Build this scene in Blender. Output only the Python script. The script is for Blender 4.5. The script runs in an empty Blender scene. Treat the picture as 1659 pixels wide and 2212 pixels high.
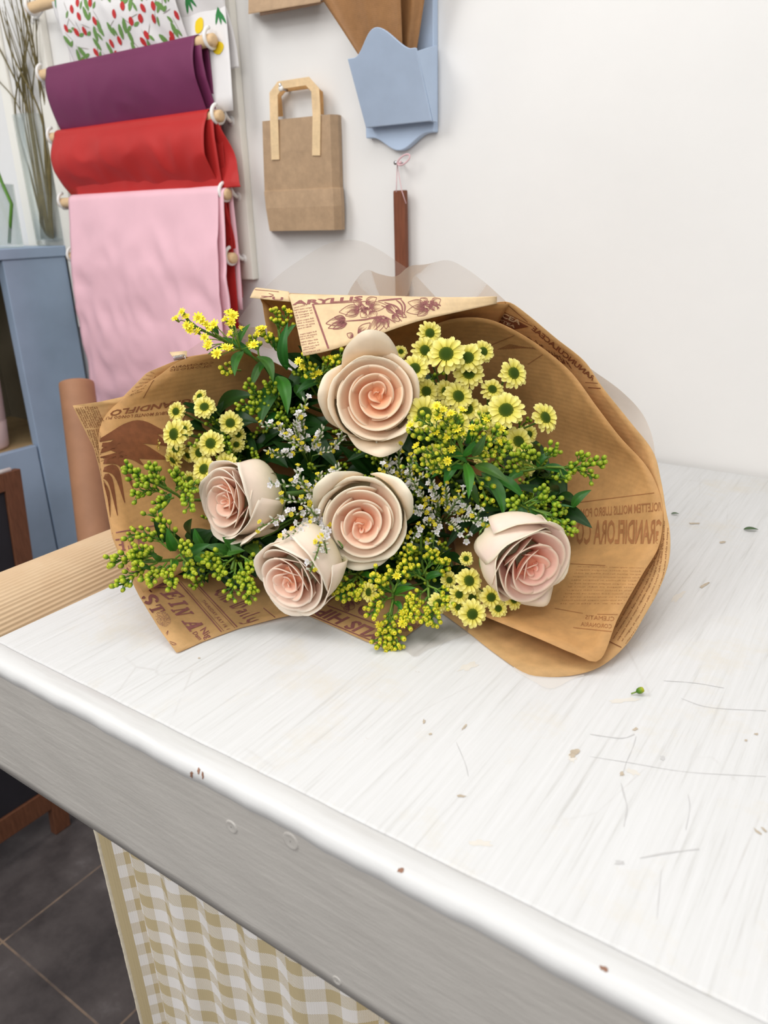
import bpy, math, random
import numpy as np
from mathutils import Vector, Matrix, Euler
from mathutils.bvhtree import BVHTree
PI=math.pi
rnd=random.Random(7)
scn=bpy.context.scene
col=scn.collection
V=Vector

# ------------------------------------------------------------------ camera
FPX=1662.108; CX,CY=829.5,1106.0
PITCH,YAW,ROLL=0.368607,0.614161,-0.0295492
H=1.22; TZ=0.88                       # camera height, table-top height
CAM=V((0,0,H))
cp,sp=math.cos(PITCH),math.sin(PITCH); cyw,syw=math.cos(YAW),math.sin(YAW)
FW=V((-syw*cp,cyw*cp,-sp)); R0=V((cyw,syw,0)); U0=R0.cross(FW)
RT=math.cos(ROLL)*R0+math.sin(ROLL)*U0
UP=-math.sin(ROLL)*R0+math.cos(ROLL)*U0
def ray(x,y): return FW+RT*((x-CX)/FPX)-UP*((y-CY)/FPX)
def at(x,y,d): return CAM+ray(x,y)*d                   # place seen at x,y at depth d
def onplane(ax,v,x,y):
    r=ray(x,y); return CAM+r*((v-CAM[ax])/r[ax])
def tdepth(x,y):
    r=ray(x,y)
    return (TZ-H)/r.z if r.z<-1e-3 else 99
def att(x,y,d,lift=.0012):                              # same, never below the table top
    p=at(x,y,d)
    if p.z<TZ+lift: p=at(x,y,(TZ+lift-H)/ray(x,y).z)
    return p
cd=bpy.data.cameras.new('camera'); cam=bpy.data.objects.new('camera',cd); col.objects.link(cam)
cam.matrix_world=Matrix(((RT.x,UP.x,-FW.x,0),(RT.y,UP.y,-FW.y,0),(RT.z,UP.z,-FW.z,H),(0,0,0,1)))
cd.sensor_fit='VERTICAL'; cd.sensor_height=8.0; cd.sensor_width=6.0; cd.lens=FPX/2212*8.0
cd.clip_start=.02; cd.clip_end=30
cd.dof.use_dof=True; cd.dof.focus_distance=.70; cd.dof.aperture_fstop=1.9
scn.camera=cam

# ------------------------------------------------------------------ materials
def lin(c):
    return tuple(((v/255)/12.92 if v/255<=.04045 else ((v/255+.055)/1.055)**2.4) for v in c)+(1.0,)
class Mat:
    def __init__(s,name):
        s.m=bpy.data.materials.new(name); s.m.use_nodes=True
        s.t=s.m.node_tree; s.n=s.t.nodes; s.l=s.t.links
        s.p=s.n['Principled BSDF']; s.out=s.n['Material Output']
    def node(s,ty,ins={},**kw):
        k=s.n.new(ty)
        for a,b in kw.items(): setattr(k,a,b)
        for a,b in ins.items():
            if hasattr(b,'is_output'): s.l.new(b,k.inputs[a])
            else: k.inputs[a].default_value=b
        return k
    def set(s,**kw):
        for a,b in kw.items():
            a=a.replace('_',' ')
            if hasattr(b,'is_output'): s.l.new(b,s.p.inputs[a])
            else: s.p.inputs[a].default_value=b
        return s
    def coords(s,scale=(1,1,1),kind='Object',rot=(0,0,0)):
        tc=s.node('ShaderNodeTexCoord'); mp=s.node('ShaderNodeMapping',{'Vector':tc.outputs[kind],'Scale':scale,'Rotation':rot})
        return mp.outputs[0]
    def noise(s,vec,scale,detail=4,rough=.55):
        return s.node('ShaderNodeTexNoise',{'Vector':vec,'Scale':scale,'Detail':detail,'Roughness':rough}).outputs['Fac']
    def ramp(s,fac,stops):
        k=s.node('ShaderNodeValToRGB',{'Fac':fac}); e=k.color_ramp.elements
        while len(e)<len(stops): e.new(.5)
        for q,(p,c) in zip(e,stops): q.position=p; q.color=c
        return k.outputs[0]
    def mix(s,f,a,b,mode='MIX'):
        k=s.node('ShaderNodeMix',data_type='RGBA',blend_type=mode)
        for i,v in ((0,f),(6,a),(7,b)):
            if hasattr(v,'is_output'): s.l.new(v,k.inputs[i])
            else: k.inputs[i].default_value=v
        return k.outputs[2]
    def math(s,op,a,b=0.0):
        k=s.node('ShaderNodeMath',operation=op)
        for i,v in ((0,a),(1,b)):
            if hasattr(v,'is_output'): s.l.new(v,k.inputs[i])
            else: k.inputs[i].default_value=v
        return k.outputs[0]
    def bump(s,h,strength=.3,dist=.002):
        k=s.node('ShaderNodeBump',{'Height':h,'Strength':strength,'Distance':dist}); s.l.new(k.outputs[0],s.p.inputs['Normal']); return k
    def vcol(s): return s.node('ShaderNodeVertexColor',layer_name='Col').outputs[0]
    def translucent(s,colour,fac):
        tr=s.node('ShaderNodeBsdfTranslucent')
        if hasattr(colour,'is_output'): s.l.new(colour,tr.inputs[0])
        else: tr.inputs[0].default_value=colour
        mx=s.node('ShaderNodeMixShader',{0:fac}); s.l.new(s.p.outputs[0],mx.inputs[1]); s.l.new(tr.outputs[0],mx.inputs[2])
        s.l.new(mx.outputs[0],s.out.inputs[0])
G=(0,0,0,1); W1=(1,1,1,1)
def grey(v): return (v,v,v,1)
M={}
def plain(name,c,rough=.6,noise=0,nscale=20,spec=.3,bump=0,bscale=80,metal=0,stretch=(1,1,1)):
    a=Mat(name); a.set(Roughness=rough,Metallic=metal); a.p.inputs['Specular IOR Level'].default_value=spec
    c=lin(c)
    if noise:
        f=a.noise(a.coords(stretch),nscale,5)
        d=tuple(max(0,v*(1-noise)) for v in c[:3])+(1,); e=tuple(min(1,v*(1+noise*.6)) for v in c[:3])+(1,)
        a.set(Base_Color=a.ramp(f,[(.3,d),(.7,e)]))
    else: a.set(Base_Color=c)
    if bump: a.bump(a.noise(a.coords(stretch),bscale,4),bump,.002)
    M[name]=a.m; return a
# painted table: brush strokes run across the table, scuffs and old stains
a=Mat('white_paint')
v=a.coords((1,1,1)); streak=a.noise(a.coords((300,9,60)),1,6,.65); streak2=a.noise(a.coords((90,4,30)),1.7,5,.6)
base=a.ramp(streak,[(.25,lin((196,195,192))),(.42,lin((214,214,213))),(.75,lin((222,222,222)))])
st=a.noise(v,9,8,.72); stain=a.ramp(st,[(.54,G),(.72,grey(.7))])
sp_=a.noise(a.coords((1,1,1)),55,6,.7); spots=a.ramp(sp_,[(.69,G),(.75,grey(.75))])
c=a.mix(stain,base,lin((214,207,192))); 
big=a.noise(a.coords((1,1,1)),3.2,4,.6); pat=a.ramp(big,[(.45,G),(.62,grey(1))])
c=a.mix(a.math('MULTIPLY',spots,pat),c,lin((172,150,122)))
scr=a.node('ShaderNodeTexVoronoi',{'Vector':a.coords((14,5,10),rot=(0,0,.5)),'Scale':1.0},feature='DISTANCE_TO_EDGE')
crk=a.ramp(scr.outputs[0],[(.0,grey(.34)),(.010,G)])
c=a.mix(a.math('MULTIPLY',crk,a.ramp(a.noise(v,7,5,.7),[(.5,G),(.66,grey(1))])),c,lin((165,158,150)))
a.set(Base_Color=c,Roughness=.42); a.p.inputs['Specular IOR Level'].default_value=.35
hb=a.math('ADD',a.math('MULTIPLY',streak,.7),a.math('MULTIPLY',a.noise(a.coords((14,9,9)),4,5,.6),.8))
a.bump(hb,.35,.0016); M['white_paint']=a.m
a=Mat('apron_shaded_paint')  # table's white paint greyed, shade of the front board put into the colour
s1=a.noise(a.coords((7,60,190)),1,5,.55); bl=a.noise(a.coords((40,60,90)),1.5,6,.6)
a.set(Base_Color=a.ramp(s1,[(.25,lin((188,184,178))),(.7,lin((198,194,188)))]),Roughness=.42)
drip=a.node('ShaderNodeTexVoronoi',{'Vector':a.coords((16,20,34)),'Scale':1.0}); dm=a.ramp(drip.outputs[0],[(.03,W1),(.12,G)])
a.bump(a.math('ADD',a.math('ADD',a.math('MULTIPLY',s1,.6),a.math('MULTIPLY',bl,.8)),a.math('MULTIPLY',dm,.25)),.28,.002); M['apron_shaded_paint']=a.m
a=Mat('edge_paint'); s1=a.noise(a.coords((6,70,70)),1,6,.6)
a.set(Base_Color=a.ramp(s1,[(.25,lin((206,205,203))),(.5,lin((219,219,218)))]),Roughness=.4); a.bump(a.math('ADD',s1,a.noise(a.coords(),40,4)),.3,.0015); M['edge_paint']=a.m
plain('scuff_grey',(203,202,201),.6,.06,60); plain('chip_tan',(192,178,158),.7,.15,200); plain('chip_brown',(150,112,92),.7,.2,300); plain('stain_beige',(222,217,208),.6,.05,80)
# wall
a=Mat('wall_paint'); f=a.noise(a.coords(),3,6,.6)
a.set(Base_Color=a.ramp(f,[(.3,lin((227,226,224))),(.7,lin((233,232,230)))]),Roughness=.6); a.bump(a.noise(a.coords(),14,6,.6),.12,.004); M['wall_paint']=a.m
plain('trim_paint',(238,235,226),.5,.03,6,bump=.1,bscale=30)
# floor tiles of dark slate with pale grout
a=Mat('slate_tiles'); v=a.coords()
br=a.node('ShaderNodeTexBrick',{'Vector':v,'Color1':W1,'Color2':W1,'Mortar':G,'Scale':1.0,'Mortar Size':.0022,'Mortar Smooth':.2,'Brick Width':.31,'Row Height':.31},offset=0.0)
f=a.noise(v,9,7,.65); tile=a.ramp(f,[(.35,lin((62,56,56))),(.62,lin((90,83,82))),(.75,lin((112,106,106)))])
gf=a.ramp(a.noise(v,16,4),[(.35,grey(.15)),(.6,grey(.9))])
c=a.mix(br.outputs[0],a.mix(gf,tile,lin((150,128,108))),tile)
a.set(Base_Color=c,Roughness=a.ramp(f,[(.3,grey(.55)),(.7,grey(.75))])); a.bump(a.math('ADD',f,a.math('MULTIPLY',br.outputs[1],-.5)),.3,.003); M['slate_tiles']=a.m
# kraft papers
def kraft(name,c,tl,rib=420,rough=.55,ax=(1,1,1)):
    a=Mat(name); f=a.noise(a.coords(),60,5,.65); fib=a.noise(a.coords((1,1,1)),900,2)
    c0=lin(c); cl=a.ramp(f,[(.3,tuple(q*.86 for q in c0[:3])+(1,)),(.7,tuple(min(1,q*1.1) for q in c0[:3])+(1,))])
    a.set(Base_Color=cl,Roughness=rough); a.p.inputs['Specular IOR Level'].default_value=.3
    w=a.node('ShaderNodeTexWave',{'Vector':a.coords(ax),'Scale':rib/6.28,'Distortion':1.0,'Detail':2.0},wave_type='BANDS',bands_direction='Z')
    a.bump(a.math('ADD',a.math('MULTIPLY',w.outputs[1],.35),a.math('MULTIPLY',f,.8)),.16,.0012)
    if tl: a.translucent(cl,tl)
    M[name]=a.m
kraft('kraft_paper',(220,178,122),.26)
kraft('kraft_inner',(212,164,106),.22)
kraft('kraft_paper_light',(246,218,174),.22)
kraft('kraft_bag',(176,148,118),0,rib=900)
kraft('bag_brown',(160,118,78),0,rib=900,rough=.35)
# corrugated kraft on the roll: ribs along the axis
a=Mat('corrugated_kraft'); v=a.coords()
f=a.noise(v,25,4)
a.set(Base_Color=a.ramp(f,[(.3,lin((206,176,140))),(.7,lin((214,187,152)))]),Roughness=.6); a.bump(f,.1,.002)
M['corrugated_kraft']=a.m
plain('ink',(148,94,90),.7,.18,300); plain('ink_faint',(132,80,50),.7,.2,120); plain('ink_through',(160,108,66),.7,.15,120); plain('ink_pale',(172,128,112),.7,.15,300)
for n,cc in (('purple',(122,52,92)),('red',(196,50,48)),('pink',(250,204,216)),('lime',(226,228,198)),('printed_white',(244,242,242))):
    a=plain('tissue_'+n,cc,.5,.06,10,bump=.25,bscale=16); a.translucent(lin(cc),.12)
plain('berry_red',(196,52,52),.6); plain('leaf_print',(110,150,80),.6); plain('lemon_print',(240,208,40),.6); plain('twig_print',(150,140,130),.6); plain('leaf_print_dark',(52,130,70),.6)
plain('dowel_wood',(222,190,148),.5,.12,30,stretch=(1,8,8)); plain('white_metal',(240,238,235),.3)
plain('blue_paint',(160,180,204),.5,.1,9,bump=.2,bscale=40); plain('blue_pocket',(182,200,224),.5,.08,14,bump=.1)
plain('cupboard_inside',(126,118,100),.7,.25,6); plain('shelf_wood',(178,152,112),.6,.2,20)
plain('brown_wood',(112,72,52),.45,.25,26,stretch=(9,9,1)); plain('dark_board',(42,40,46),.7,.15,12); plain('tube_card',(168,122,92),.6,.15,14)
plain('pink_ceramic',(222,196,192),.35,.04,8); plain('stick_brown',(120,70,48),.5,.2,30,stretch=(9,9,1)); plain('pink_string',(222,186,190),.7); plain('steel',(190,190,192),.25,metal=.9)
plain('branch_bark',(112,100,62),.6,.3,40); plain('green_stem',(92,140,54),.5,.15,60)
# glass and cellophane
a=Mat('vase_glass'); a.set(Base_Color=lin((236,244,240)),Roughness=.03,IOR=1.45); a.p.inputs['Transmission Weight'].default_value=.25
tb=a.node('ShaderNodeBsdfTransparent',{0:lin((254,255,254))}); fr=a.node('ShaderNodeFresnel',{'IOR':1.45})
mx=a.node('ShaderNodeMixShader'); a.l.new(a.math('ADD',a.math('MULTIPLY',fr.outputs[0],.45),.03),mx.inputs[0]); a.l.new(tb.outputs[0],mx.inputs[1]); a.l.new(a.p.outputs[0],mx.inputs[2]); a.l.new(mx.outputs[0],a.out.inputs[0]); M['vase_glass']=a.m
a=Mat('cellophane'); a.set(Base_Color=lin((232,228,222)),Roughness=.25); 
tb=a.node('ShaderNodeBsdfTransparent',{0:lin((248,246,244))}); fr=a.node('ShaderNodeFresnel',{'IOR':1.4})
mx=a.node('ShaderNodeMixShader'); a.l.new(a.math('ADD',a.math('MULTIPLY',fr.outputs[0],.5),.12),mx.inputs[0]); a.l.new(tb.outputs[0],mx.inputs[1]); a.l.new(a.p.outputs[0],mx.inputs[2]); a.l.new(mx.outputs[0],a.out.inputs[0])
a.bump(a.noise(a.coords(),12,3),.3,.004); M['cellophane']=a.m
# plants: colour per vertex carries pigment, plus shade painted into rose hearts and filler leaves
def plant(name,rough,tl,spec=.35,bump=0,bs=200,sub=0):
    a=Mat(name); c=a.vcol(); c=a.mix(.16,c,a.ramp(a.noise(a.coords(),90,4),[(.3,grey(.7)),(.65,grey(1))]),'MULTIPLY')
    a.set(Base_Color=c,Roughness=rough); a.p.inputs['Specular IOR Level'].default_value=spec
    if sub:
        a.p.inputs['Subsurface Weight'].default_value=sub; a.p.inputs['Subsurface Radius'].default_value=(1,.6,.4); a.p.inputs['Subsurface Scale'].default_value=.004
    if bump: a.bump(a.noise(a.coords(),bs,3),bump,.001)
    if tl: a.translucent(c,tl)
    M[name]=a.m
plant('leaf_green',.42,.15,.4,.2,150); plant('bud_green',.45,.04,.4); plant('daisy_petal',.5,.15,.3)
plant('rose_petal',.5,.16,.25,.04,120); plant('disc_green',.7,0,.2,.9,1400); plant('statice_petal',.6,.2,.2)
# gingham woven from khaki and white threads (UV in metres)
a=Mat('gingham'); uv=a.node('ShaderNodeTexCoord').outputs['UV']; sx=a.node('ShaderNodeSeparateXYZ',{0:uv})
q=.0148
def sq(o): return a.math('GREATER_THAN',a.math('FRACT',a.math('DIVIDE',o,2*q)),.5)
gu,gv=sq(sx.outputs[0]),sq(sx.outputs[1])
dg=a.math('GREATER_THAN',a.math('FRACT',a.math('DIVIDE',a.math('ADD',sx.outputs[0],sx.outputs[1]),.0016)),.5)
both=a.math('MULTIPLY',gu,gv); one=a.math('ABSOLUTE',a.math('SUBTRACT',gu,gv))
fac=a.math('ADD',both,a.math('MULTIPLY',one,dg))
edge=a.math('LESS_THAN',sx.outputs[0],.0085); fac=a.math('MAXIMUM',fac,edge)
th=a.node('ShaderNodeTexWave',{'Vector':uv,'Scale':180.0},wave_type='BANDS',bands_direction='X')
c=a.mix(fac,lin((246,242,238)),lin((206,189,150))); a.set(Base_Color=c,Roughness=.9); a.p.inputs['Specular IOR Level'].default_value=.1
a.bump(th.outputs[1],.2,.0006); M['gingham']=a.m
plain('frayed_cotton',(232,222,200),.95,.1,200)

# ------------------------------------------------------------------ mesh tools
class MB:
    def __init__(s): s.v=[]; s.f=[]; s.c=[]; s.uv={}
    def vert(s,p,c=(1,1,1)): s.v.append(V(p)); s.c.append(c); return len(s.v)-1
    def grid(s,P,C=None,closed=False,flip=False):
        n=len(P); m=len(P[0]); b=len(s.v)
        for i in range(n):
            for j in range(m): s.vert(P[i][j],C[i][j] if C else (1,1,1))
        for i in range(n-1 if not closed else n):
            k=(i+1)%n
            for j in range(m-1):
                q=(b+i*m+j,b+k*m+j,b+k*m+j+1,b+i*m+j+1); s.f.append(q[::-1] if flip else q)
        return b
    def box(s,lo,hi,c=(1,1,1)):
        b=len(s.v)
        for z in (lo[2],hi[2]):
            for x,y in ((lo[0],lo[1]),(hi[0],lo[1]),(hi[0],hi[1]),(lo[0],hi[1])): s.vert((x,y,z),c)
        for q in ((3,2,1,0),(4,5,6,7),(0,1,5,4),(1,2,6,5),(2,3,7,6),(3,0,4,7)): s.f.append(tuple(b+i for i in q))
    def tube(s,pts,rad,n=8,c=(1,1,1),cap=True):
        pts=[V(p) for p in pts]; N=len(pts)
        rs=rad if isinstance(rad,(list,tuple)) else [rad]*N
        cs=c if isinstance(c,list) else [c]*N
        up=V((0,0,1)); b=len(s.v); prev=None
        for i,p in enumerate(pts):
            t=(pts[min(i+1,N-1)]-pts[max(i-1,0)])
            t=t.normalized() if t.length>1e-9 else V((0,0,1))
            if prev is None:
                a_=t.orthogonal().normalized()
            else:
                a_=(prev-t*prev.dot(t)); a_=a_.normalized() if a_.length>1e-6 else t.orthogonal().normalized()
            prev=a_; d=t.cross(a_)
            for k in range(n):
                w=2*PI*k/n; s.vert(p+(a_*math.cos(w)+d*math.sin(w))*rs[i],cs[i])
        for i in range(N-1):
            for k in range(n):
                s.f.append((b+i*n+k,b+i*n+(k+1)%n,b+(i+1)*n+(k+1)%n,b+(i+1)*n+k))
        if cap:
            s.f.append(tuple(b+k for k in range(n-1,-1,-1))); s.f.append(tuple(b+(N-1)*n+k for k in range(n)))
    def lathe(s,prof,origin,axis=V((0,0,1)),n=24,c=None):
        axis=V(axis).normalized(); a_=axis.orthogonal().normalized(); d=axis.cross(a_); o=V(origin); b=len(s.v); m=len(prof)
        for k in range(n):
            w=2*PI*k/n
            for j,(r_,z) in enumerate(prof): s.vert(o+axis*z+(a_*math.cos(w)+d*math.sin(w))*max(r_,1e-5),c[j] if c else (1,1,1))
        for k in range(n):
            q=(k+1)%n
            for j in range(m-1): s.f.append((b+k*m+j,b+q*m+j,b+q*m+j+1,b+k*m+j+1))
    def prism(s,poly,fn,d):                # polygon (list of 2-D points) -> fn(u,v,w)
        b=len(s.v); n=len(poly)
        for w in (0,d):
            for (u,v_) in poly: s.vert(fn(u,v_,w))
        s.f.append(tuple(b+i for i in range(n))); s.f.append(tuple(b+n+i for i in range(n-1,-1,-1)))
        for i in range(n): s.f.append((b+i,b+n+i,b+n+(i+1)%n,b+(i+1)%n))
    def build(s,name,mat,parent=None,smooth=True,origin=None,solid=0,bevel=0,subd=0,offset=0,local=False,uvf=None):
        o_=V((0,0,0))
        if not local:
            if origin is not None: o_=V(origin)
            elif parent is not None: o_=V(parent.location)
            else:
                o_=V((sum(p.x for p in s.v)/len(s.v),sum(p.y for p in s.v)/len(s.v),min(p.z for p in s.v)))
        me=bpy.data.meshes.new(name)
        me.from_pydata([tuple(p-o_) for p in s.v],[],s.f)
        at_=me.color_attributes.new('Col','FLOAT_COLOR','POINT')
        flat=[]
        for c in s.c: flat.extend((c[0],c[1],c[2],1.0))
        at_.data.foreach_set('color',flat)
        if uvf:
            u=me.uv_layers.new(name='UVMap')
            for lp in me.loops: u.data[lp.index].uv=uvf[lp.vertex_index]
        me.materials.append(M[mat] if isinstance(mat,str) else mat)
        if smooth: me.polygons.foreach_set('use_smooth',[True]*len(me.polygons))
        ob=bpy.data.objects.new(name,me); col.objects.link(ob)
        if parent is not None:
            ob.parent=parent
            if not local: ob.location=o_-V(parent.location)
        else: ob.location=o_
        if subd: md=ob.modifiers.new('s','SUBSURF'); md.levels=subd; md.render_levels=subd
        if solid: md=ob.modifiers.new('t','SOLIDIFY'); md.thickness=solid; md.offset=offset
        if bevel: md=ob.modifiers.new('b','BEVEL'); md.width=bevel; md.segments=2; md.limit_method='ANGLE'
        return ob
def empty(name,loc=(0,0,0),label=None,cat=None,group=None):
    o=bpy.data.objects.new(name,None); o.location=V(loc); col.objects.link(o); o.empty_display_size=.02
    if label: tag(o,label,cat,group)
    return o
def tag(o,label,cat,group=None):
    o['label']=label; o['category']=cat
    if group: o['group']=group
    return o
def struct(o): o['kind']='structure'; return o
def cr(pts,n):                             # Catmull-Rom through points, n samples
    P=[V(p) for p in pts]; m=len(P)-1; out=[]
    L=[0]
    for i in range(m): L.append(L[-1]+max((P[i+1]-P[i]).length,1e-6))
    for k in range(n):
        s_=L[-1]*k/(n-1); i=0
        while i<m-1 and s_>L[i+1]: i+=1
        t=(s_-L[i])/(L[i+1]-L[i]); p0=P[max(i-1,0)]; p1=P[i]; p2=P[i+1]; p3=P[min(i+2,m)]
        if i==0: p0=p1*2-p2
        if i==m-1: p3=p2*2-p1
        out.append(.5*((2*p1)+(p2-p0)*t+(2*p0-5*p1+4*p2-p3)*t*t+(3*p1-p0-3*p2+p3)*t**3))
    return out
def sm(x): x=max(0,min(1,x)); return x*x*(3-2*x)
def lerp(a_,b_,t): return a_+(b_-a_)*t
def mixc(a_,b_,t): return tuple(a_[i]+(b_[i]-a_[i])*t for i in range(3))
def L3(*c): return lin(c)[:3]
# ------------------------------------------------------------------ setting
WY=1.09
m=MB(); m.box((-2.6,-1.6,-.03),(2.2,WY+.05,0)); m.build('floor','slate_tiles',smooth=False,origin=(-.25+.02*0-.94+.005,.432-.31*5,0)); struct(bpy.data.objects['floor'])
m=MB(); m.box((-2.6,-1.6,0),(-2.55,WY,2.6)); struct(m.build('wall_left','wall_paint',smooth=False,origin=(-2.6,0,0)))
m=MB(); m.box((-2.6,WY,0),(2.2,WY+.05,2.6)); struct(m.build('wall_back','wall_paint',smooth=False,origin=(0,WY,0)))
m=MB(); m.box((-1.745,WY-.008,0),(-1.712,WY-.0005,2.6)); struct(m.build('trim_1','trim_paint',smooth=False,bevel=.002))

# ------------------------------------------------------------------ work table
TF,TL,TR,TB=.2565,-.629,.75,1.082
table=empty('table',(0,.65,0),'white painted wooden work table with rounded edge and deep front board','table')
m=MB(); m.box((TL,TF+.0300,TZ-.03),(TR,TB,TZ)); tabletop=m.build('tabletop','white_paint',table,bevel=.003)
# edge strip with a rounded nose
P=[]; 
NF=TF+.0095; prof=[(TF+.0300,TZ-.028),(NF+.006,TZ-.028),(NF+.0034,TZ-.0165),(NF+.0018,TZ-.0140),(NF+.0004,TZ-.0105),(NF,TZ-.0068),(NF+.0012,TZ-.0032),(NF+.0042,TZ-.0006),(NF+.008,TZ+.0003),(TF+.0285,TZ+.0003),(TF+.0300,TZ-.0006)]
NX=160
for i in range(NX):
    x=TL-.016+(TR+.016-TL)*i/(NX-1); w=.0003*math.sin(x*37)+.0003*math.sin(x*91+1)+.0002*math.sin(x*213)
    P.append([V((x,y+w*(1 if k<6 else .3),z+.4*w)) for k,(y,z) in enumerate(prof)])
m=MB(); m.grid(P); n=len(prof); m.f.append(tuple(range(n))); m.f.append(tuple((NX-1)*n+k for k in range(n-1,-1,-1)))
edge_strip=m.build('edge_strip','edge_paint',table)
AF=NF+.0030; AB=onplane(1,AF,0,1660).z
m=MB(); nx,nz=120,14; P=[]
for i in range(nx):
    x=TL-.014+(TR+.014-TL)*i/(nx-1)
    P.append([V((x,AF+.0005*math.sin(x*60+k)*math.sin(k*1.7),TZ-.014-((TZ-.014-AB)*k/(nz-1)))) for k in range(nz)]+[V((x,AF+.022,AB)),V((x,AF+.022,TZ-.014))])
m.grid(P); m.build('apron','apron_shaded_paint',table)
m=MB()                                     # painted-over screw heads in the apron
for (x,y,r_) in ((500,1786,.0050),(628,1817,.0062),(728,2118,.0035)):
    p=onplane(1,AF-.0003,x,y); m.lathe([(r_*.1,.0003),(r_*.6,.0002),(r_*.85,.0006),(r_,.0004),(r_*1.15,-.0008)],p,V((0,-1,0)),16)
m.build('screw_cap','apron_shaded_paint',table)
m=MB(); m.box((TL,AF+.0225,AB),(TL+.022,TB-.01,TZ-.03)); m.build('side_rail','white_paint',table,smooth=False)
for x,y in ((-.50,.42),(.66,.33),(-.50,1.0),(.66,1.0)):
    m=MB(); m.box((x-.03,y-.03,0),(x+.03,y+.03,TZ-.03)); m.build('leg','white_paint',table,smooth=False,bevel=.003)
for y in (.36,.80):
    m=MB(); m.tube([(TL+.002,y,.80),(-.66,y,.775),(-.715,y,.762),(-.77,y,.775),(-.785,y,.83)],.005,8); m.build('roll_bracket','steel',table)

# kraft roll in the brackets along the left end of the table
kr=empty('kraft_paper_roll',(-.715,.6,.767),'thick roll of ribbed brown kraft paper lying along the left end of the table','paper roll')
m=MB(); P=[]; 
for k in range(517):
    r_=.0615+.0014*(k/516); w0=2*PI*k/516; ys=(.285,.2852,.36,.45,.55,.65,.75,.85,.948,.9482)
    row=[]
    for y in ys:
        w=w0+.9+(y-.285)*.30; rr=r_+.00042*math.cos(w0*86); row.append(V((-.7165+rr*math.cos(w),y,.8300+rr*math.sin(w))))
    P.append(row)
m.grid(P); m.build('paper','corrugated_kraft',kr)
m=MB(); m.lathe([(.062,0),(.022,.0),(.02,.004),(.02,.02)],(-.7165,.2853,.83),V((0,1,0)),40); m.lathe([(.062,0),(.022,.0),(.02,-.004)],(-.7165,.948,.83),V((0,1,0)),40)
m.build('cardboard_core','tube_card',kr)

# gingham curtain under the table
path=[]
x,y=-.5475,.300
segs=[((.82,.57),.030),((.2,-.5),.012),((.95,.05),.21),((.82,.5),.060),((.3,-.8),.03),((.97,-.02),.17),((.85,.45),.05),((.3,-.8),.022),((.97,0),.2),((.8,.5),.05),((.3,-.8),.02),((.97,0),.24)]
raw=[(x,y)]
for d,l in segs:
    k=max(2,int(l/.006)); q=math.hypot(*d)
    for i in range(k): x+=d[0]/q*l/k; y+=d[1]/q*l/k; raw.append((x,y))
sp=[]
for i in range(len(raw)):
    a0=raw[max(0,i-1)]; a1=raw[min(len(raw)-1,i+1)]
    sp.append(((a0[0]+raw[i][0]*2+a1[0])/4,(a0[1]+raw[i][1]*2+a1[1])/4))
NZ=30; P=[]; uvs=[]; u=0
for i,(x,y) in enumerate(sp):
    if i: u+=math.hypot(x-sp[i-1][0],y-sp[i-1][1])
    rowp=[]
    for j in range(NZ):
        t=j/(NZ-1); z=.80-.74*t
        yy=y+.006*math.sin(x*60+t*3)*t+.004*math.sin(x*140)*(1-t*.4)+.012*t
        rowp.append(V((x-.004*t+(.012*t*math.sin(t*5))*(1 if i<8 else .5),yy,z))); uvs.append((u,.74*t+.10*u*0))
    P.append(rowp)
ct=empty('gingham_curtain',(-.2,.31,.06),'beige and white gingham cloth curtain hanging under the table','curtain')
m=MB(); m.grid(P); cu=m.build('cloth','gingham',ct,uvf=uvs,solid=.0008)
m=MB(); P2=[]
for j in range(160):
    t=j/159; f=t*(NZ-1); a_=P[0][int(f)]; b_=P[0][min(NZ-1,int(f)+1)]; p=lerp(a_,b_,f-int(f))
    w=.0018+.0014*rnd.random(); P2.append([p+V((-w,-.0008,0)),p+V((-w*.4,-.0016,0)),p+V((.0012,-.0012,0)),p+V((.0012,.0008,0))])
m.grid(P2); m.build('frayed_edge','frayed_cotton',ct)
m=MB(); m.tube([(-.60,.302,.803),(.70,.302,.803)],.004,8); m.build('curtain_wire','steel',ct)

# ------------------------------------------------------------------ tissue rack on the wall
RY=1.035; RODZ=[]
rack=empty('paper_rack',(-1.33,WY,1.1),'white wall rack of two battens with ring brackets holding paper rods','rack')
pl0=onplane(1,WY-.016,470,0).x; 
m=MB(); m.box((-1.078,WY-.016,1.115),(-1.036,WY-.0005,1.95)); m.build('batten','trim_paint',rack,bevel=.002)
m=MB(); m.box((-1.595,WY-.016,1.0),(-1.553,WY-.0005,1.95)); m.build('batten','trim_paint',rack,bevel=.002)
hooks=[((72,12),None),((95,157),(458,82)),((118,296),(466,243)),((136,433),(487,415)),((161,551),(502,551))]
xl=sum(onplane(1,RY,*h[0]).x for h in hooks[1:])/4; xr=sum(onplane(1,RY,*h[1]).x for h in hooks[1:])/4
zs=[onplane(1,RY,*hooks[0][0]).z]+[.5*(onplane(1,RY,*h[0]).z+onplane(1,RY,*h[1]).z) for h in hooks[1:]]
def ringpts(x,z,r_,a0,a1,n=20): return [V((x,RY+r_*math.cos(a0+(a1-a0)*i/(n-1)),z+r_*math.sin(a0+(a1-a0)*i/(n-1)))) for i in range(n)]
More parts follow.
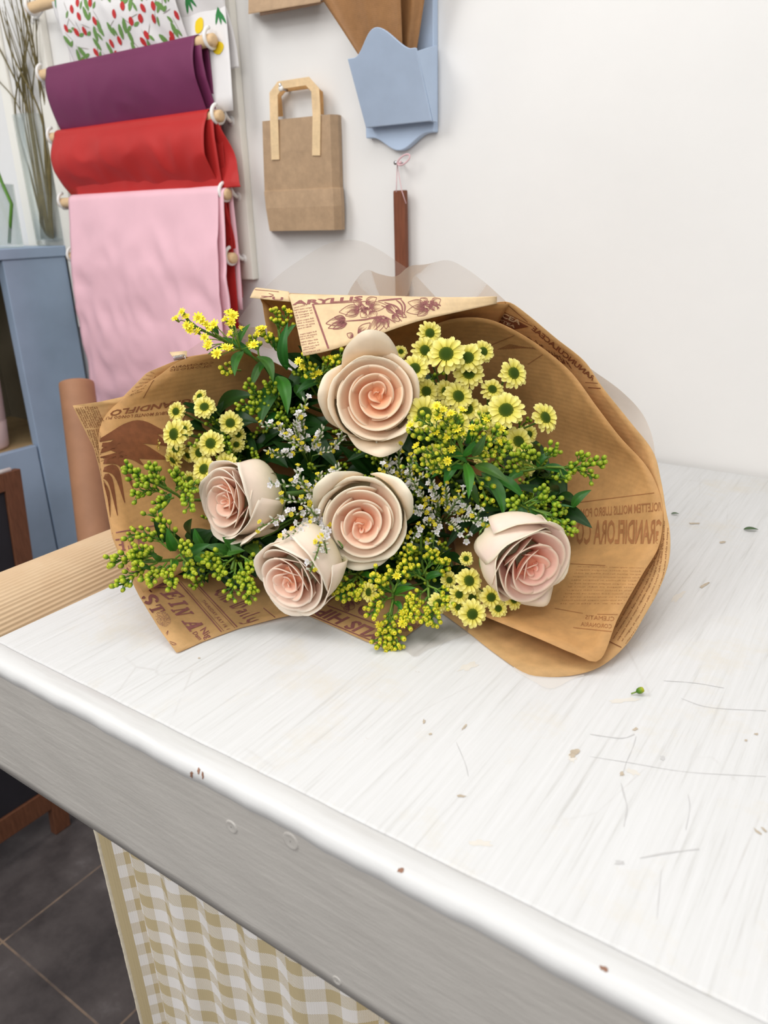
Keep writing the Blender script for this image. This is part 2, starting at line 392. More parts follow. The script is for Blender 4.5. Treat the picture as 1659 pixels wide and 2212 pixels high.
for z in zs:
    for x,bx in ((xl,-1.575),(xr,-1.056)):
        m=MB(); pts=ringpts(x,z,.0145,PI*.62,-PI*1.02+.5+PI*-.0,18)
        pts=[V((x,RY+.0145*math.cos(w),z+.0145*math.sin(w))) for w in [PI*.55+(PI*1.55)*i/18 for i in range(19)]]
        pts+= [V((x,RY+.020,z-.004)),V((lerp(x,bx,.6),RY+.032,z-.008)),V((bx,WY-.014,z-.008))]
        m.tube(pts,.0032,8); m.lathe([(.0001,.001),(.008,.001),(.009,-.003)],(bx,WY-.016,z-.008),V((0,-1,0)),14); m.build('ring_bracket','white_metal',rack)
RR=.0095
rodlab=['bare end of pale wooden rod at the very top left','pale wooden rod through purple tissue paper','pale wooden rod through red tissue paper','pale wooden rod through pink tissue paper','lowest pale wooden rod, carrying pale green tissue paper']
for z,lb in zip(zs,rodlab):
    m=MB(); m.lathe([(.0001,-.012),(.006,-.012),(RR,-.009),(RR,-.006),(RR,.2),(RR,abs(xr-xl)+.006),(RR,abs(xr-xl)+.009),(.006,abs(xr-xl)+.012),(.0001,abs(xr-xl)+.012)],(xl,RY-.003,z-.004),V((1,0,0)),18)
    tag(m.build('wooden_rod','dowel_wood'),lb,'rod','rods of the tissue rack')
from mathutils import noise as mnoise
def drape(z0,x0,x1,zf,zb,off,seed,shear=0,bulge=.012,flare=0,amp=.004,NXs=64,lean=0):
    """sheet hung over a rod: back length to zb, front length to zf"""
    r2=random.Random(seed); ph=[r2.uniform(0,6) for _ in range(8)]
    R_=RR+.0015+off; pr=[]
    yc=RY-.003; zc=z0-.004
    n1=10
    for i in range(n1): 
        t=i/(n1-1); pr.append((R_*.9+.003*math.sin(t*3),zb+(zc-zb)*t,0))
    for i in range(1,9): w=PI*i/9; pr.append((R_*math.cos(w),zc+R_*math.sin(w),0))
    nf=40
    for i in range(nf):
        t=i/(nf-1); pr.append((lean*sm(t*1.15)*1.0-R_-bulge*math.sin(min(1,t*1.1)*PI*.9)*1.0-.002*t,zc+(zf-zc)*t,t))
    P=[]
    for k in range(NXs):
        s_=k/(NXs-1); row=[]
        for (yy,z,t) in pr:
            x=x0+(x1-x0)*s_
            x+=shear*t+flare*t*(s_-.5)*2
            w=amp*min(1,t*4)*(2.2*mnoise.noise(V((x*9+ph[0],z*9,seed)))+2.0*abs(mnoise.noise(V((x*16+z*12,z*14-x*9,seed+5))))-.5) if t>0 else .0006*math.sin(s_*14+ph[4])
            row.append(V((x,min(yc+yy+w,WY-.004),z)))
        P.append(row)
    return P
def px_x(x,y): return onplane(1,RY-.014,x,y).x
def tissue(name,label,cat,mat,specs,group='tissue sheets on the wall rack'):
    ts=empty(name,(specs[0]['x0'],RY,specs[0]['zf']),label,cat,group); obs=[]
    for i,s_ in enumerate(specs):
        m=MB(); m.grid(drape(**s_)); obs.append(m.build('sheet',mat,ts,solid=.0006))
    return ts,obs
z0,z1,z2,z3,z4=zs
tissue('purple_tissue_paper','dark purple tissue paper folded over a rod, above the red tissue','tissue paper','tissue_purple',
 [dict(z0=z1,x0=px_x(100,158),x1=px_x(420,90),zf=z1-.150,zb=z1-.14,off=0,seed=3,bulge=.020,amp=.0015,lean=.036),
  dict(z0=z1-.002,x0=px_x(120,158),x1=px_x(431,90),zf=z1-.145,zb=z1-.14,off=-.004,seed=4,bulge=.008,amp=.002,shear=.004,lean=.028)])
tissue('red_tissue_paper','creased red tissue paper folded over a rod, between purple and pink','tissue paper','tissue_red',
 [dict(z0=z2,x0=px_x(120,305),x1=px_x(447,240),zf=z2-.145,zb=z2-.15,off=.001,seed=5,bulge=.034,amp=.004,lean=.046),
  dict(z0=z2-.002,x0=px_x(140,305),x1=px_x(456,240),zf=z2-.30,zb=z2-.2,off=-.003,seed=6,bulge=.006,amp=.002,shear=.006,lean=.030),
  dict(z0=z2-.004,x0=px_x(380,270),x1=px_x(458,240),zf=z2-.115,zb=z2-.36,off=-.006,seed=8,bulge=-.016,flare=.022,shear=.018,amp=.003)])
tissue('pink_tissue_paper','long pale pink tissue paper hanging down behind the bouquet','tissue paper','tissue_pink',
 [dict(z0=z3,x0=px_x(150,433),x1=px_x(473,405),zf=z3-.50,zb=z3-.2,off=.003,seed=11,bulge=.022,amp=.0045),
  dict(z0=z3-.001,x0=px_x(165,433),x1=px_x(481,405),zf=z3-.48,zb=z3-.2,off=0,seed=12,bulge=.010,amp=.003,shear=.004)])
tissue('green_tissue_paper','pale green tissue paper peeping out left of the pink sheet','tissue paper','tissue_lime',
 [dict(z0=z4,x0=px_x(170,560),x1=px_x(300,556),zf=z4-.36,zb=z4-.2,off=-.004,seed=13,bulge=.003,amp=.003),
  dict(z0=z4,x0=px_x(177,560),x1=px_x(300,556),zf=z4-.30,zb=z4-.2,off=-.002,seed=14,bulge=.006,amp=.003)])

# flat printed shapes laid on a sheet: shapes in (x,z), cast on to the mesh
def bvh_of(objs):
    vs=[];fs=[]
    for o in (objs if isinstance(objs,(list,tuple)) else [objs]):
        b=len(vs); L=V(o.location); p=o.parent
        while p: L=L+V(p.location); p=p.parent
        vs+=[v.co+L for v in o.data.vertices]; fs+=[tuple(b+i for i in q.vertices) for q in o.data.polygons]
    return BVHTree.FromPolygons(vs,fs)
def decal(name,polys,mapf,bvh,mat,parent,lift=.0007):
    """polys: list of (verts2d, faces); mapf(x,y)->(origin,direction)"""
    m=MB()
    for vs,fs in polys:
        b=len(m.v); ok=[]
        for (x,y) in vs:
            o,d=mapf(x,y); h=bvh.ray_cast(o,d)
            if h[0] is None: ok.append(False); m.vert((0,0,0)); continue
            n=h[1]; n=n if n.dot(d)<0 else -n
            ok.append(True); m.vert(h[0]+n*lift)
        for q in fs:
            if all(ok[i] for i in q):
                ps=[m.v[b+i] for i in q]
                if max((ps[i]-ps[i-1]).length for i in range(len(ps)))<.05: m.f.append(tuple(b+i for i in q))
    used=sorted({i for q in m.f for i in q}); mp={i:k for k,i in enumerate(used)}
    m.v=[m.v[i] for i in used]; m.c=[m.c[i] for i in used]; m.f=[tuple(mp[i] for i in q) for q in m.f]
    if not m.f: return None
    return m.build(name,mat,parent)
def blob(cx,cy,rx,ry,ang=0,n=9,pt=0):
    vs=[(cx,cy)]
    for k in range(n):
        w=2*PI*k/n; a_=rx*math.cos(w); b_=ry*math.sin(w)
        if pt: b_*=(1-pt*abs(math.cos(w)))
        vs.append((cx+a_*math.cos(ang)-b_*math.sin(ang),cy+a_*math.sin(ang)+b_*math.cos(ang)))
    return vs,[(0,1+k,1+(k+1)%n) for k in range(n)]
fwd=lambda x,z:(V((x,.5,z)),V((0,1,0)))
lem,lo=tissue('lemon_print_paper','white wrapping paper printed with yellow lemons, at the back of the top rod','wrapping paper','tissue_printed_white',
 [dict(z0=z0,x0=px_x(112,20),x1=px_x(466,20),zf=z0-.155,zb=z0-.22,off=-.002,seed=21,bulge=.000,amp=.002,lean=.040)],'printed sheets on the top rod')
stw,so=tissue('berry_print_paper','white wrapping paper printed with red berries and green leaves','wrapping paper','tissue_printed_white',
 [dict(z0=z0,x0=px_x(128,20),x1=px_x(383,10),zf=z0-.150,zb=z0-.12,off=.003,seed=22,bulge=.012,amp=.003,lean=.034)],'printed sheets on the top rod')
r3=random.Random(5); xa,xb=px_x(128,20)+.003,px_x(383,10)-.003
bs=bvh_of(so); B=[];LV=[];TW=[]
for i in range(13):
    for j in range(7):
        x=xa+(xb-xa)*(i+.5+r3.uniform(-.4,.4))/13; z=z0-.145+.150*(j+.5+r3.uniform(-.4,.4))/7
        k=r3.random()
        if k<.46: B.append(blob(x,z,.0052,.0074,r3.uniform(-.5,.5),9,.25))
        elif k<.92: LV.append(blob(x,z,.0115,.0055,r3.uniform(.8,2.6),10,.3))
        if r3.random()<.6: TW.append(blob(x+.008,z+.006,.012,.0006,r3.uniform(0,3),6)); LV.append(blob(x+.009,z-.005,.007,.003,r3.uniform(.2,3),8,.3))
decal('berry_print',B,fwd,bs,'berry_red',stw,.0012); decal('leaf_print',LV,fwd,bs,'leaf_print',stw,.0010); decal('twig_print',TW,fwd,bs,'twig_print',stw,.0008)
bl=bvh_of(lo); Y_=[];GL=[]
for i in range(10):
    for j in range(4):
        x=px_x(112,20)+.47*(i+.5)/10+r3.uniform(-.01,.01); z=z0-.15+.16*(j+.5)/4+r3.uniform(-.008,.008)
        if (i+j)%2==0: Y_.append(blob(x,z,.013,.0095,r3.uniform(0,3),12,.2))
        else:
            for q in range(3): GL.append(blob(x+.006*q-.006,z+r3.uniform(-.006,.006),.013,.0032,1.2+q*.5,8,.3))
decal('lemon_print',Y_,fwd,bl,'lemon_print',lem,.0012); decal('leaf_print',GL,fwd,bl,'leaf_print_dark',lem,.0010)

# ------------------------------------------------------------------ things hung on the wall
def onw(x,y,Y): return onplane(1,Y,x,y)
def ribbon(path,w):
    L=[];n=len(path)
    for i in range(n):
        p=V(path[i]+(0,)); a_=V(path[max(0,i-1)]+(0,)); b_=V(path[min(n-1,i+1)]+(0,))
        d1=(p-a_).normalized() if i>0 else (b_-p).normalized(); d2=(b_-p).normalized() if i<n-1 else d1
        t=(d1+d2).normalized(); nn=V((-t.y,t.x,0)); k=w/2/max(.5,nn.dot(V((-d1.y,d1.x,0))))
        L.append(((p+nn*k).xy,(p-nn*k).xy))
    return L
def strip(path,w,Y,name,mat,parent,th=.001):
    L=ribbon(path,w); m=MB(); m.grid([[onw(a_.x,a_.y,Y),onw(b_.x,b_.y,Y)] for a_,b_ in L]); return m.build(name,mat,parent,smooth=False,solid=th)
bag=empty('paper_bag',onw(650,497,1.07),'small brown paper carrier bag hanging by its handles on the wall','paper bag')
m=MB()
def bagpt(x,y,Y): return onw(x,y,Y)
fr=[[(567,262),(713,247)],[(569,330),(715,320)],[(572,412),(718,405)],[(571,415),(719,408)],[(575,450),(721,445)],[(583,499),(722,497)]]
P=[]
for k,((ax_,ay_),(bx_,by_)) in enumerate(fr):
    Yf=[1.064,1.063,1.064,1.0605,1.057,1.058][k]; row=[]
    row.append(onw(ax_,ay_,1.058+.028))
    for i in range(9):
        s_=i/8; row.append(onw(lerp(ax_,bx_,s_),lerp(ay_,by_,s_),Yf+.0012*math.sin(s_*7+k)))
    e=row[-1]; row.append(e+V((.006,.012,0))); row.append(e+V((.003,.024,0))); P.append(row)
m.grid(P); b0=P[-1]; m.build('bag_body','kraft_bag',bag,smooth=False,solid=.0008)
hp=[(595,345),(592,252),(591,203),(605,184),(664,175),(681,194),(684,248),(683,336)]
strip(hp,17,1.0615,'handle','kraft_paper_light',bag)
hp2=[(604,252),(600,206),(612,192),(668,184),(690,202),(692,248)]
strip(hp2,15,1.078,'handle','kraft_paper',bag)
hk=empty('wall_hook',onw(612,190,WY),'small steel hook on the wall holding the paper bag','hook')
m=MB(); a_=onw(625,196,WY-.001); b_=onw(607,191,1.05); m.tube([a_,lerp(a_,b_,.6),b_,b_+V((0,-.002,.007))],.0022,8); m.build('shank','steel',hk)
m=MB(); m.lathe([(.0001,.003),(.004,.002),(.0045,0),(.003,-.003),(.0001,-.003)],b_,V((0,-1,.2)),12); m.build('tip','white_metal',hk)
# bottom of another bag at the top edge
ub=empty('paper_bag',onw(610,25,1.07),'brown paper bag cut off by the top edge of the photo','paper bag')
m=MB(); lo_=onw(538,28,1.06); hi_=onw(640,10,1.06); zc=.5*(lo_.z+hi_.z)
m.grid([[onw(538,-140,1.065),onw(692,-160,1.065),onw(692,-160,1.085)],[onw(537,-30,1.062),onw(692,-48,1.062),onw(692,-48,1.085)],[onw(537,28,1.05),onw(692,2,1.05),onw(692,2,1.085)],[onw(537,30,1.05),onw(692,4,1.05),onw(692,4,1.085)],[onw(540,24,1.084),onw(690,0,1.084),onw(690,0,1.085)]]); m.build('bag_body','kraft_bag',ub,smooth=False,solid=.001)
m=MB(); m.grid([[onw(561,27,1.064),onw(700,2,1.064)],[onw(562,33,1.072),onw(692,8,1.072)]]); m.build('bottom_fold','bag_brown',ub,smooth=False,solid=.002)
# blue wall pocket
pk=empty('wall_pocket',onw(865,325,1.08),'pale blue painted wooden wall pocket with scalloped edges','wall pocket')
xbl=onw(790,290,1.076).x; xbr=onw(937,285,1.076).x; zb_=onw(937,285,1.076).z; zt_=1.80; zd=onw(866,325,1.076).z
poly=[(xbl,zt_),(xbr,zt_),(xbr,zb_)]
for i in range(1,24):
    s_=i/24; e=.5-.5*math.cos(2*PI*max(0,min(1,(s_-.08)/.84))); poly.append((xbr+(xbl-xbr)*s_,zb_+(zd-zb_)*e))
poly.append((xbl,zb_))
m=MB(); m.prism(poly,lambda u,v,w:V((u,WY-.001-w,v)),.013); m.build('back_board','blue_pocket',pk,smooth=False,bevel=.0015)
YB=1.058; fx0=onw(790,275,YB).x; fx1=onw(931,262,YB).x; fz0=.5*(onw(790,275,YB).z+onw(931,262,YB).z)
YT=1.018; fzs=.5*(onw(756,127,YT).z+onw(898,101,YT).z); fza=onw(825,60,YT-.004).z
poly=[(fx0,fz0),(fx1,fz0),(fx1,fzs)]
for i in range(1,28):
    s_=i/28; e=(.5-.5*math.cos(2*PI*max(0,min(1,(s_-.06)/.84))))**.9; poly.append((fx1+(fx0-fx1)*s_,fzs+(fza-fzs)*e))
poly.append((fx0,fzs))
yz=lambda z:YB+(YT-YB)*(z-fz0)/(fzs-fz0)
m=MB(); m.prism(poly,lambda u,v,w:V((u,yz(v)+w,v)),.005); m.build('front_panel','blue_pocket',pk,smooth=False,bevel=.001)
for x in (fx0,fx1-.007):
    m=MB(); m.prism([(YB+.006,fz0),(WY-.014,fz0),(WY-.014,fzs+.01),(YT+.006,fzs-.004)],lambda u,v,w,x=x:V((x+w,u,v)),.007); m.build('side_panel','blue_pocket',pk,smooth=False)
m=MB(); m.box((fx0+.0075,YB+.006,fz0+.018),(fx1-.0075,WY-.0145,fz0+.024)); m.build('base_panel','blue_pocket',pk,smooth=False)
def crumple(out,Y0,Y1,n,seed,amp):
    r2=random.Random(seed); P=[]
    (tl,tr,br,bl_)=[V(q) for q in out]
    ph=[r2.uniform(0,6) for _ in range(4)]
    for j in range(n):
        t=j/(n-1); row=[]
        for i in range(n):
            s_=i/(n-1); q=lerp(lerp(tl,tr,s_),lerp(bl_,br,s_),t)
            row.append(onw(q.x,q.y,lerp(Y0,Y1,t)+amp*(abs(math.sin(s_*6+ph[0]+t))-.5)*(1-.6*t)))
        P.append(row)
    return P
for nm,out,Y0,Y1,sd,am,lb in (('folded_bag',((640,-90),(860,-130),(872,190),(806,168)),1.005,1.045,2,.010,'stiff brown paper bag poking out of the blue wall pocket, its corner at left'),('folded_bag',((800,-130),(940,-150),(893,150),(850,185)),1.030,1.052,4,.014,'creased brown paper bag behind the other in the blue wall pocket')):
    m=MB(); m.grid(crumple(out,Y0,Y1,20,sd,am)); tag(m.build(nm,'bag_brown',smooth=True,solid=.002),lb,'paper bag')
# brown stick on a pink loop
st_=empty('hanging_stick',onw(866,600,1.08),'thin brown wooden stick hanging on the wall by a pink string','stick')
xs0=onw(853,412,1.076).x; xs1=onw(879,410,1.076).x; zt=onw(866,411,1.076).z
m=MB(); m.box((xs0,1.070,zt-.36),(xs1,1.079,zt)); m.build('stick','stick_brown',st_,smooth=False,bevel=.002)
m=MB(); n0=onw(858,352,1.074); n0b=onw(885,334,1.068)
m.tube([onw(856,415,1.066),onw(857,385,1.07),n0,onw(862,380,1.07),onw(868,412,1.066),onw(877,440,1.067)],.0007,6)
m.build('string','pink_string',st_)
m=MB(); pts=[]
for i in range(25):
    w=2*PI*i/24; pts.append(onw(872+12*math.cos(w)-5*math.sin(w)*1.2,345-12*math.cos(w)*.9-5*math.sin(w),1.068))
m.tube(pts,.0013,6); m.tube([n0,onw(862,353,1.07),onw(866,350,1.068)],.002,6); m.build('string_bow','pink_string',st_)
m=MB(); m.tube([n0+V((0,.015,0)),n0+V((0,-.004,0))],.0016,8); m.lathe([(.0001,0),(.003,0),(.003,.0015),(.0001,.0015)],n0+V((0,-.004,0)),V((0,-1,0)),10); tag(m.build('nail','steel'),'tiny nail above the brown stick','nail')

# ------------------------------------------------------------------ left side: cupboard, vases, board, tubes
CXF=-1.60; CT=1.176; Ys=.927; SZ=.757
cb=empty('blue_cupboard',(-1.76,.7,0),'blue painted open cupboard left of the tissue rack','cupboard')
m=MB(); m.box((CXF-.025,Ys,0),(CXF,1.075,CT-.022)); m.build('face_board','blue_paint',cb,smooth=False,bevel=.002)
m=MB(); m.box((-1.95,.25,CT-.022),(CXF+.004,1.08,CT)); m.build('top_board','blue_paint',cb,smooth=False,bevel=.002)
m=MB(); m.box((CXF-.02,.25,0),(CXF-.002,Ys-.004,SZ)); m.build('lower_panel','blue_paint',cb,smooth=False,bevel=.0015)
m=MB(); m.box((-1.93,.27,SZ-.02),(CXF-.021,1.07,SZ-.001)); m.build('shelf','shelf_wood',cb,smooth=False)
m=MB(); m.box((-1.95,.25,0),(-1.932,1.075,CT-.022)); m.build('back_panel','cupboard_inside',cb,smooth=False)
for y0,y1 in ((.25,.268),(1.058,1.075)):
    m=MB(); m.box((-1.93,y0,0),(CXF-.026,y1,CT-.022)); m.build('side_panel','cupboard_inside',cb,smooth=False)
p=onplane(0,-1.655,112,503); VX,VY=-1.655,p.y
vs=empty('glass_vase',(VX,VY,CT),'tall clear glass vase of bare branches on top of the blue cupboard','vase')
m=MB(); hT=.262; m.lathe([(.0001,.001),(.034,.001),(.036,.004),(.037,.08),(.0385,hT),(.0365,hT),(.035,.08),(.034,.012),(.0001,.012)],(VX,VY,CT),n=32); m.build('glass','vase_glass',vs)
tops=[(8,-30),(20,-20),(38,-20),(46,-40),(58,-30),(75,0),(-20,40),(-30,110),(30,-60),(72,30),(52,-50),(-10,-20),(64,-40)]
r4=random.Random(3)
for i,(tx,ty) in enumerate(tops):
    w_=i*2.4; b_=V((VX+.024*math.cos(w_)*(.5+.5*(i%2)),VY+.024*math.sin(w_)*(.5+.5*(i%2)),CT+.014)); md=onplane(1,VY+r4.uniform(-.022,.022),78+24*math.cos(w_),240); tp=onplane(1,VY+r4.uniform(-.06,.02),tx,ty)
    c=cr([b_,lerp(b_,md,.5)+V((r4.uniform(-.004,.004),0,0)),md,lerp(md,tp,.5)+V((r4.uniform(-.012,.012),r4.uniform(-.01,.01),0)),tp],18)
    c=[q if q.y<WY-.012 else V((q.x,WY-.012,q.z)) for q in c]
    br=empty('bare_branch',b_,'thin bare twig standing in the tall glass vase','branch','branches in the tall glass vase')
    w0=r4.uniform(.0018,.0034); m=MB(); m.tube(c,[w0*(1-.6*k/17) for k in range(18)],7); m.build('stem','branch_bark',br)
    m=MB(); q=c[10]; m.tube([q,q+V((r4.uniform(-.01,.03),-.006,.06)),q+V((r4.uniform(-.02,.05),-.008,.16))],[w0*.5,w0*.4,w0*.2],6); m.build('twig','branch_bark',br)
p2=onplane(0,-1.66,5,506)
v2=empty('glass_vase',(-1.66,p2.y,CT),'short clear glass vase with one green stem, at the left edge on the blue cupboard','vase')
m=MB(); m.lathe([(.0001,.001),(.036,.001),(.038,.004),(.040,.125),(.0385,.125),(.0365,.006),(.0001,.006)],(-1.66,p2.y,CT),n=28); m.build('glass','vase_glass',v2)
m=MB(); m.tube([(-1.64,p2.y,CT+.01),onplane(1,p2.y,25,440),onplane(1,p2.y,3,392),onplane(1,p2.y,-20,330)],.0035,7); tag(m.build('green_shoot','green_stem'),'green shoot in the short glass vase at the left edge','stem')
p3=onplane(2,SZ,-20,962)
pot=empty('pink_pot',onplane(0,-1.68,-28,950).xy.to_3d()+V((0,0,SZ)),'tall pale pink ceramic pot on the shelf of the blue cupboard','pot')
m=MB(); px0=V(pot.location)
m.lathe([(.0001,.0),(.040,0),(.043,.006),(.047,.06),(.0455,.062),(.047,.065),(.052,.185),(.050,.195),(.056,.205),(.060,.218),(.058,.236),(.054,.236),(.050,.19),(.043,.01),(.0001,.008)],px0,n=36); m.build('pot_body','pink_ceramic',pot)
# chalkboard sign leaning on the cupboard
fb=V((-1.342,.678,0)); tp=onplane(0,-1.425,41,1012); 
def bd(s_,t,w): # s along board width (towards -Y), t height 0..1, w out of face
    base=V((-1.342,.678,0)); top=V((-1.425,tp.y,tp.z)); n=V((1,0,.10)).normalized()
    return lerp(base,top,t)+V((0,-1,0))*s_+n*w
sg=empty('chalkboard_sign',(-1.36,.45,0),'dark chalkboard sign in a brown wooden frame leaning at far left','chalkboard')
Hh=1.0
def bdbox(s0,s1,t0,t1,w0,w1,name,mat):
    m=MB(); b=[bd(s,t,w) for w in (w0,w1) for (s,t) in ((s0,t0),(s1,t0),(s1,t1),(s0,t1))]
    for q in b: m.vert(q)
    for q in ((3,2,1,0),(4,5,6,7),(0,1,5,4),(1,2,6,5),(2,3,7,6),(3,0,4,7)): m.f.append(q)
    return m.build(name,mat,sg,smooth=False,bevel=.0015)
bdbox(0,.036,0,1,-.014,.006,'frame_stile','brown_wood'); bdbox(.46,.496,0,1,-.014,.006,'frame_stile','brown_wood')
bdbox(.036,.46,.955,1,-.014,.006,'frame_rail','brown_wood'); bdbox(.036,.46,.08,.14,-.014,.006,'frame_rail','brown_wood')
bdbox(.036,.46,.14,.955,-.008,0,'board','dark_board')
m=MB(); m.tube([bd(.018,1.004,.0),bd(.13,1.004,0)],.0045,10); tag(m.build('chalk_stick','white_metal'),'white stick of chalk lying on top of the chalkboard frame','chalk')
# cardboard tube
a_=at(167,838,1.47); b_=at(209,1180,1.44); dr=(b_-a_).normalized(); e=a_+dr*((0.0-a_.z)/dr.z)
tb_=empty('cardboard_tube',e,'brown cardboard tube standing upright before the blue cupboard','cardboard tube')
L_=(e-a_).length; m=MB(); m.lathe([(.027,-.0),(.0315,0),(.032,.002),(.032,L_-.004),(.0315,L_),(.028,L_),(.027,L_-.05),(.027,0)],e+V((0,0,.009)),-dr,36); m.build('tube','tube_card',tb_)
# ------------------------------------------------------------------ bouquet wrapper
TH=V((-.50,.80,.940)); OC=at(830,1040,.70); AX=(OC-TH).normalized()
wrap=empty('bouquet_wrapper',(-.40,.60,TZ),'newsprint kraft paper and clear film wrapped around the bouquet, lying on the white table','flower wrapping')
def sheet(rim,name,mat,rt=.028,bulge=.02,n=90,m=26,solid=.00035,wav=.0012,seed=1,sub=0,tail=True,sharp=False):
    pts=[att(*p) for p in rim]
    if sharp:
        C=[];L=[0]
        for i in range(len(pts)-1): L.append(L[-1]+(pts[i+1]-pts[i]).length)
        for k in range(n):
            s_=L[-1]*k/(n-1); i=0
            while i<len(pts)-2 and s_>L[i+1]: i+=1
            C.append(lerp(pts[i],pts[i+1],(s_-L[i])/max(1e-9,L[i+1]-L[i])))
    else: C=cr(pts,n)
    r2=random.Random(seed); ph=[r2.uniform(0,6) for _ in range(4)]
    P=[]
    for k,p in enumerate(C):
        rel=p-TH; perp=rel-AX*rel.dot(AX); dr=perp.normalized(); row=[]
        for j in range(m):
            t=(j/(m-1))*(1.22 if tail else .96)
            if t<=1:
                q=lerp(p,TH+dr*rt,t)+dr*(bulge*math.sin(PI*t)+wav*math.sin(k*.21+ph[0]+t*5)*math.sin(PI*min(1,t*1.5))*1.5)
            else: q=TH+dr*(rt+(t-1)*.16)-AX*((t-1)*.9)
            if t>0: q.z=max(q.z,TZ+.0010+.0006*(rt/.028-1))
            row.append(q)
        P.append(row)
    mb=MB(); mb.grid(P); return mb.build(name,mat,wrap,solid=solid)
Lrim=[(520,752,.80),(405,771,.775),(375,781,.77),(317,805,.76),(266,857,.745),(215,868,.72),(157,876,.70),(176,915,.705),(203,968,.712),(216,1018,.716),(228,1085,.712),(242,1160,.70),(264,1215,.69),(302,1290,.675),(345,1360,.66),(382,1411,.655),(440,1385,.67),(520,1356,.685),(600,1335,.694),(660,1322,.70),(720,1290,.72)]
sL=sheet(Lrim,'paper_sheet','kraft_paper',rt=.034,bulge=.026,n=150,sharp=True,seed=2)
Lin=[(530, 754, 0.785), (405, 774, 0.765), (338, 815, 0.752), (268, 861, 0.737), (238, 885, 0.725), (220, 912, 0.715), (213, 950, 0.707), (219, 1018, 0.704), (231, 1085, 0.702), (246, 1160, 0.692), (268, 1212, 0.683), (310, 1280, 0.67)]
sLi=sheet(Lin,'paper_sheet','kraft_inner',rt=.026,bulge=.021,n=80,seed=3)
R2=[(960,676,.80),(1010,664,.79),(1065,655,.785),(1100,653,.78),(1140,680,.775),(1200,730,.77),(1262,780,.765),(1300,835,.755),(1360,910,.74),(1410,975,.725),(1428,1040,.71),(1438,1100,.695),(1447,1150,.68),(1445,1210,.665),(1425,1270,.65),(1395,1325,.635),(1355,1390,.618),(1300,1438,.604),(1240,1458,.598),(1175,1462,.602),(1130,1452,.61),(1070,1412,.633),(1010,1365,.665),(960,1328,.70),(900,1285,.74)]
sR2=sheet(R2,'paper_sheet','kraft_paper',rt=.035,bulge=.030,n=130,seed=4)
R1=[(930,705,.80),(975,690,.795),(1020,686,.79),(1062,692,.785),(1112,714,.78),(1172,752,.775),(1235,806,.765),(1290,880,.75),(1340,945,.738),(1395,1005,.722),(1423,1060,.708),(1432,1110,.695),(1423,1180,.676),(1385,1245,.655),(1335,1335,.622),(1296,1425,.596),(1240,1412,.602),(1170,1382,.618),(1100,1353,.636),(1040,1328,.66),(985,1300,.69)]
sR1=sheet(R1,'paper_sheet','kraft_inner',rt=.027,bulge=.020,n=120,seed=5)
sT=sheet([(585,742,.80),(574,700,.795),(566,652,.79),(556,632,.785),(640,634,.783),(740,639,.78),(850,644,.78),(960,650,.78),(1040,655,.78),(1100,656,.78)],'paper_sheet','kraft_inner',rt=.031,bulge=.018,n=70,seed=6)
sB=sheet([(600,1300,.72),(640,1318,.71),(690,1340,.70),(740,1362,.70),(790,1385,.70),(832,1399,.70),(870,1380,.70),(940,1328,.70),(990,1285,.74)],'paper_sheet','kraft_paper',rt=.030,bulge=.0,n=60,seed=7,sharp=True)
# flap folded forward over the top, printed side out
def flapmesh(top,bot,n=40,mm=14,b=.006):
    T=cr([at(*p) for p in top],n); B=cr([at(*p) for p in bot],n); P=[]
    for k in range(n):
        P.append([lerp(T[k],B[k],j/(mm-1))+UP*(b*math.sin(PI*(j/(mm-1))**.7))-FW*(b*.6*math.sin(PI*(j/(mm-1))**.6)) for j in range(mm)])
    return P
mb=MB(); mb.grid(flapmesh([(621,634,.779),(740,638,.776),(850,643,.776),(960,649,.776),(1072,655,.777)],[(655,769,.742),(712,757,.745),(800,729,.750),(880,701,.757),(940,685,.764),(1000,670,.770),(1073,656,.7765)][0:1]+[(712,757,.745),(800,729,.750),(880,701,.757),(940,685,.764),(1073,656,.7765)])); sF=mb.build('folded_flap','kraft_paper_light',wrap,solid=.0004)
mb=MB(); mb.grid(flapmesh([(557,624,.785),(590,628,.782),(624,633,.778)],[(540,643,.775),(585,648,.772),(628,652,.772)],16,6,.003)); sF2=mb.build('folded_flap','kraft_paper_light',wrap,solid=.0004)
# clear film
film=[([(512,694,.87),(545,650,.87),(600,596,.87),(650,560,.87),(700,530,.87),(740,519,.87),(780,521,.87),(820,540,.87),(850,560,.87),(890,588,.87),(940,640,.86)],8),
 ([(745,650,.83),(762,615,.83),(790,584,.83),(820,592,.83),(855,597,.83),(885,575,.83),(920,571,.83),(965,562,.83),(1000,576,.83),(1045,608,.83),(1092,650,.825)],9),
 ([(1240,770,.80),(1282,801,.80),(1340,843,.79),(1385,890,.78),(1408,940,.77),(1416,990,.76),(1424,1050,.74),(1430,1090,.72)],10),
 ([(1262,1459,.604),(1240,1465,.597),(1190,1487,.60),(1150,1470,.61),(1110,1446,.63)],11),
 ([(832,1392,.69),(868,1400,.69),(896,1418,.69),(930,1400,.69),(1010,1370,.66)],12),
 ([(372,779,.775),(405,758,.785),(430,741,.79),(470,718,.80),(530,708,.815),(590,706,.825)],13)]
for fr_,sd in film:
    sheet(fr_,'cellophane_sheet','cellophane',rt=.039,bulge=(.036 if sd in(10,11) else .024),n=50,m=16,seed=sd,wav=.003,solid=0)
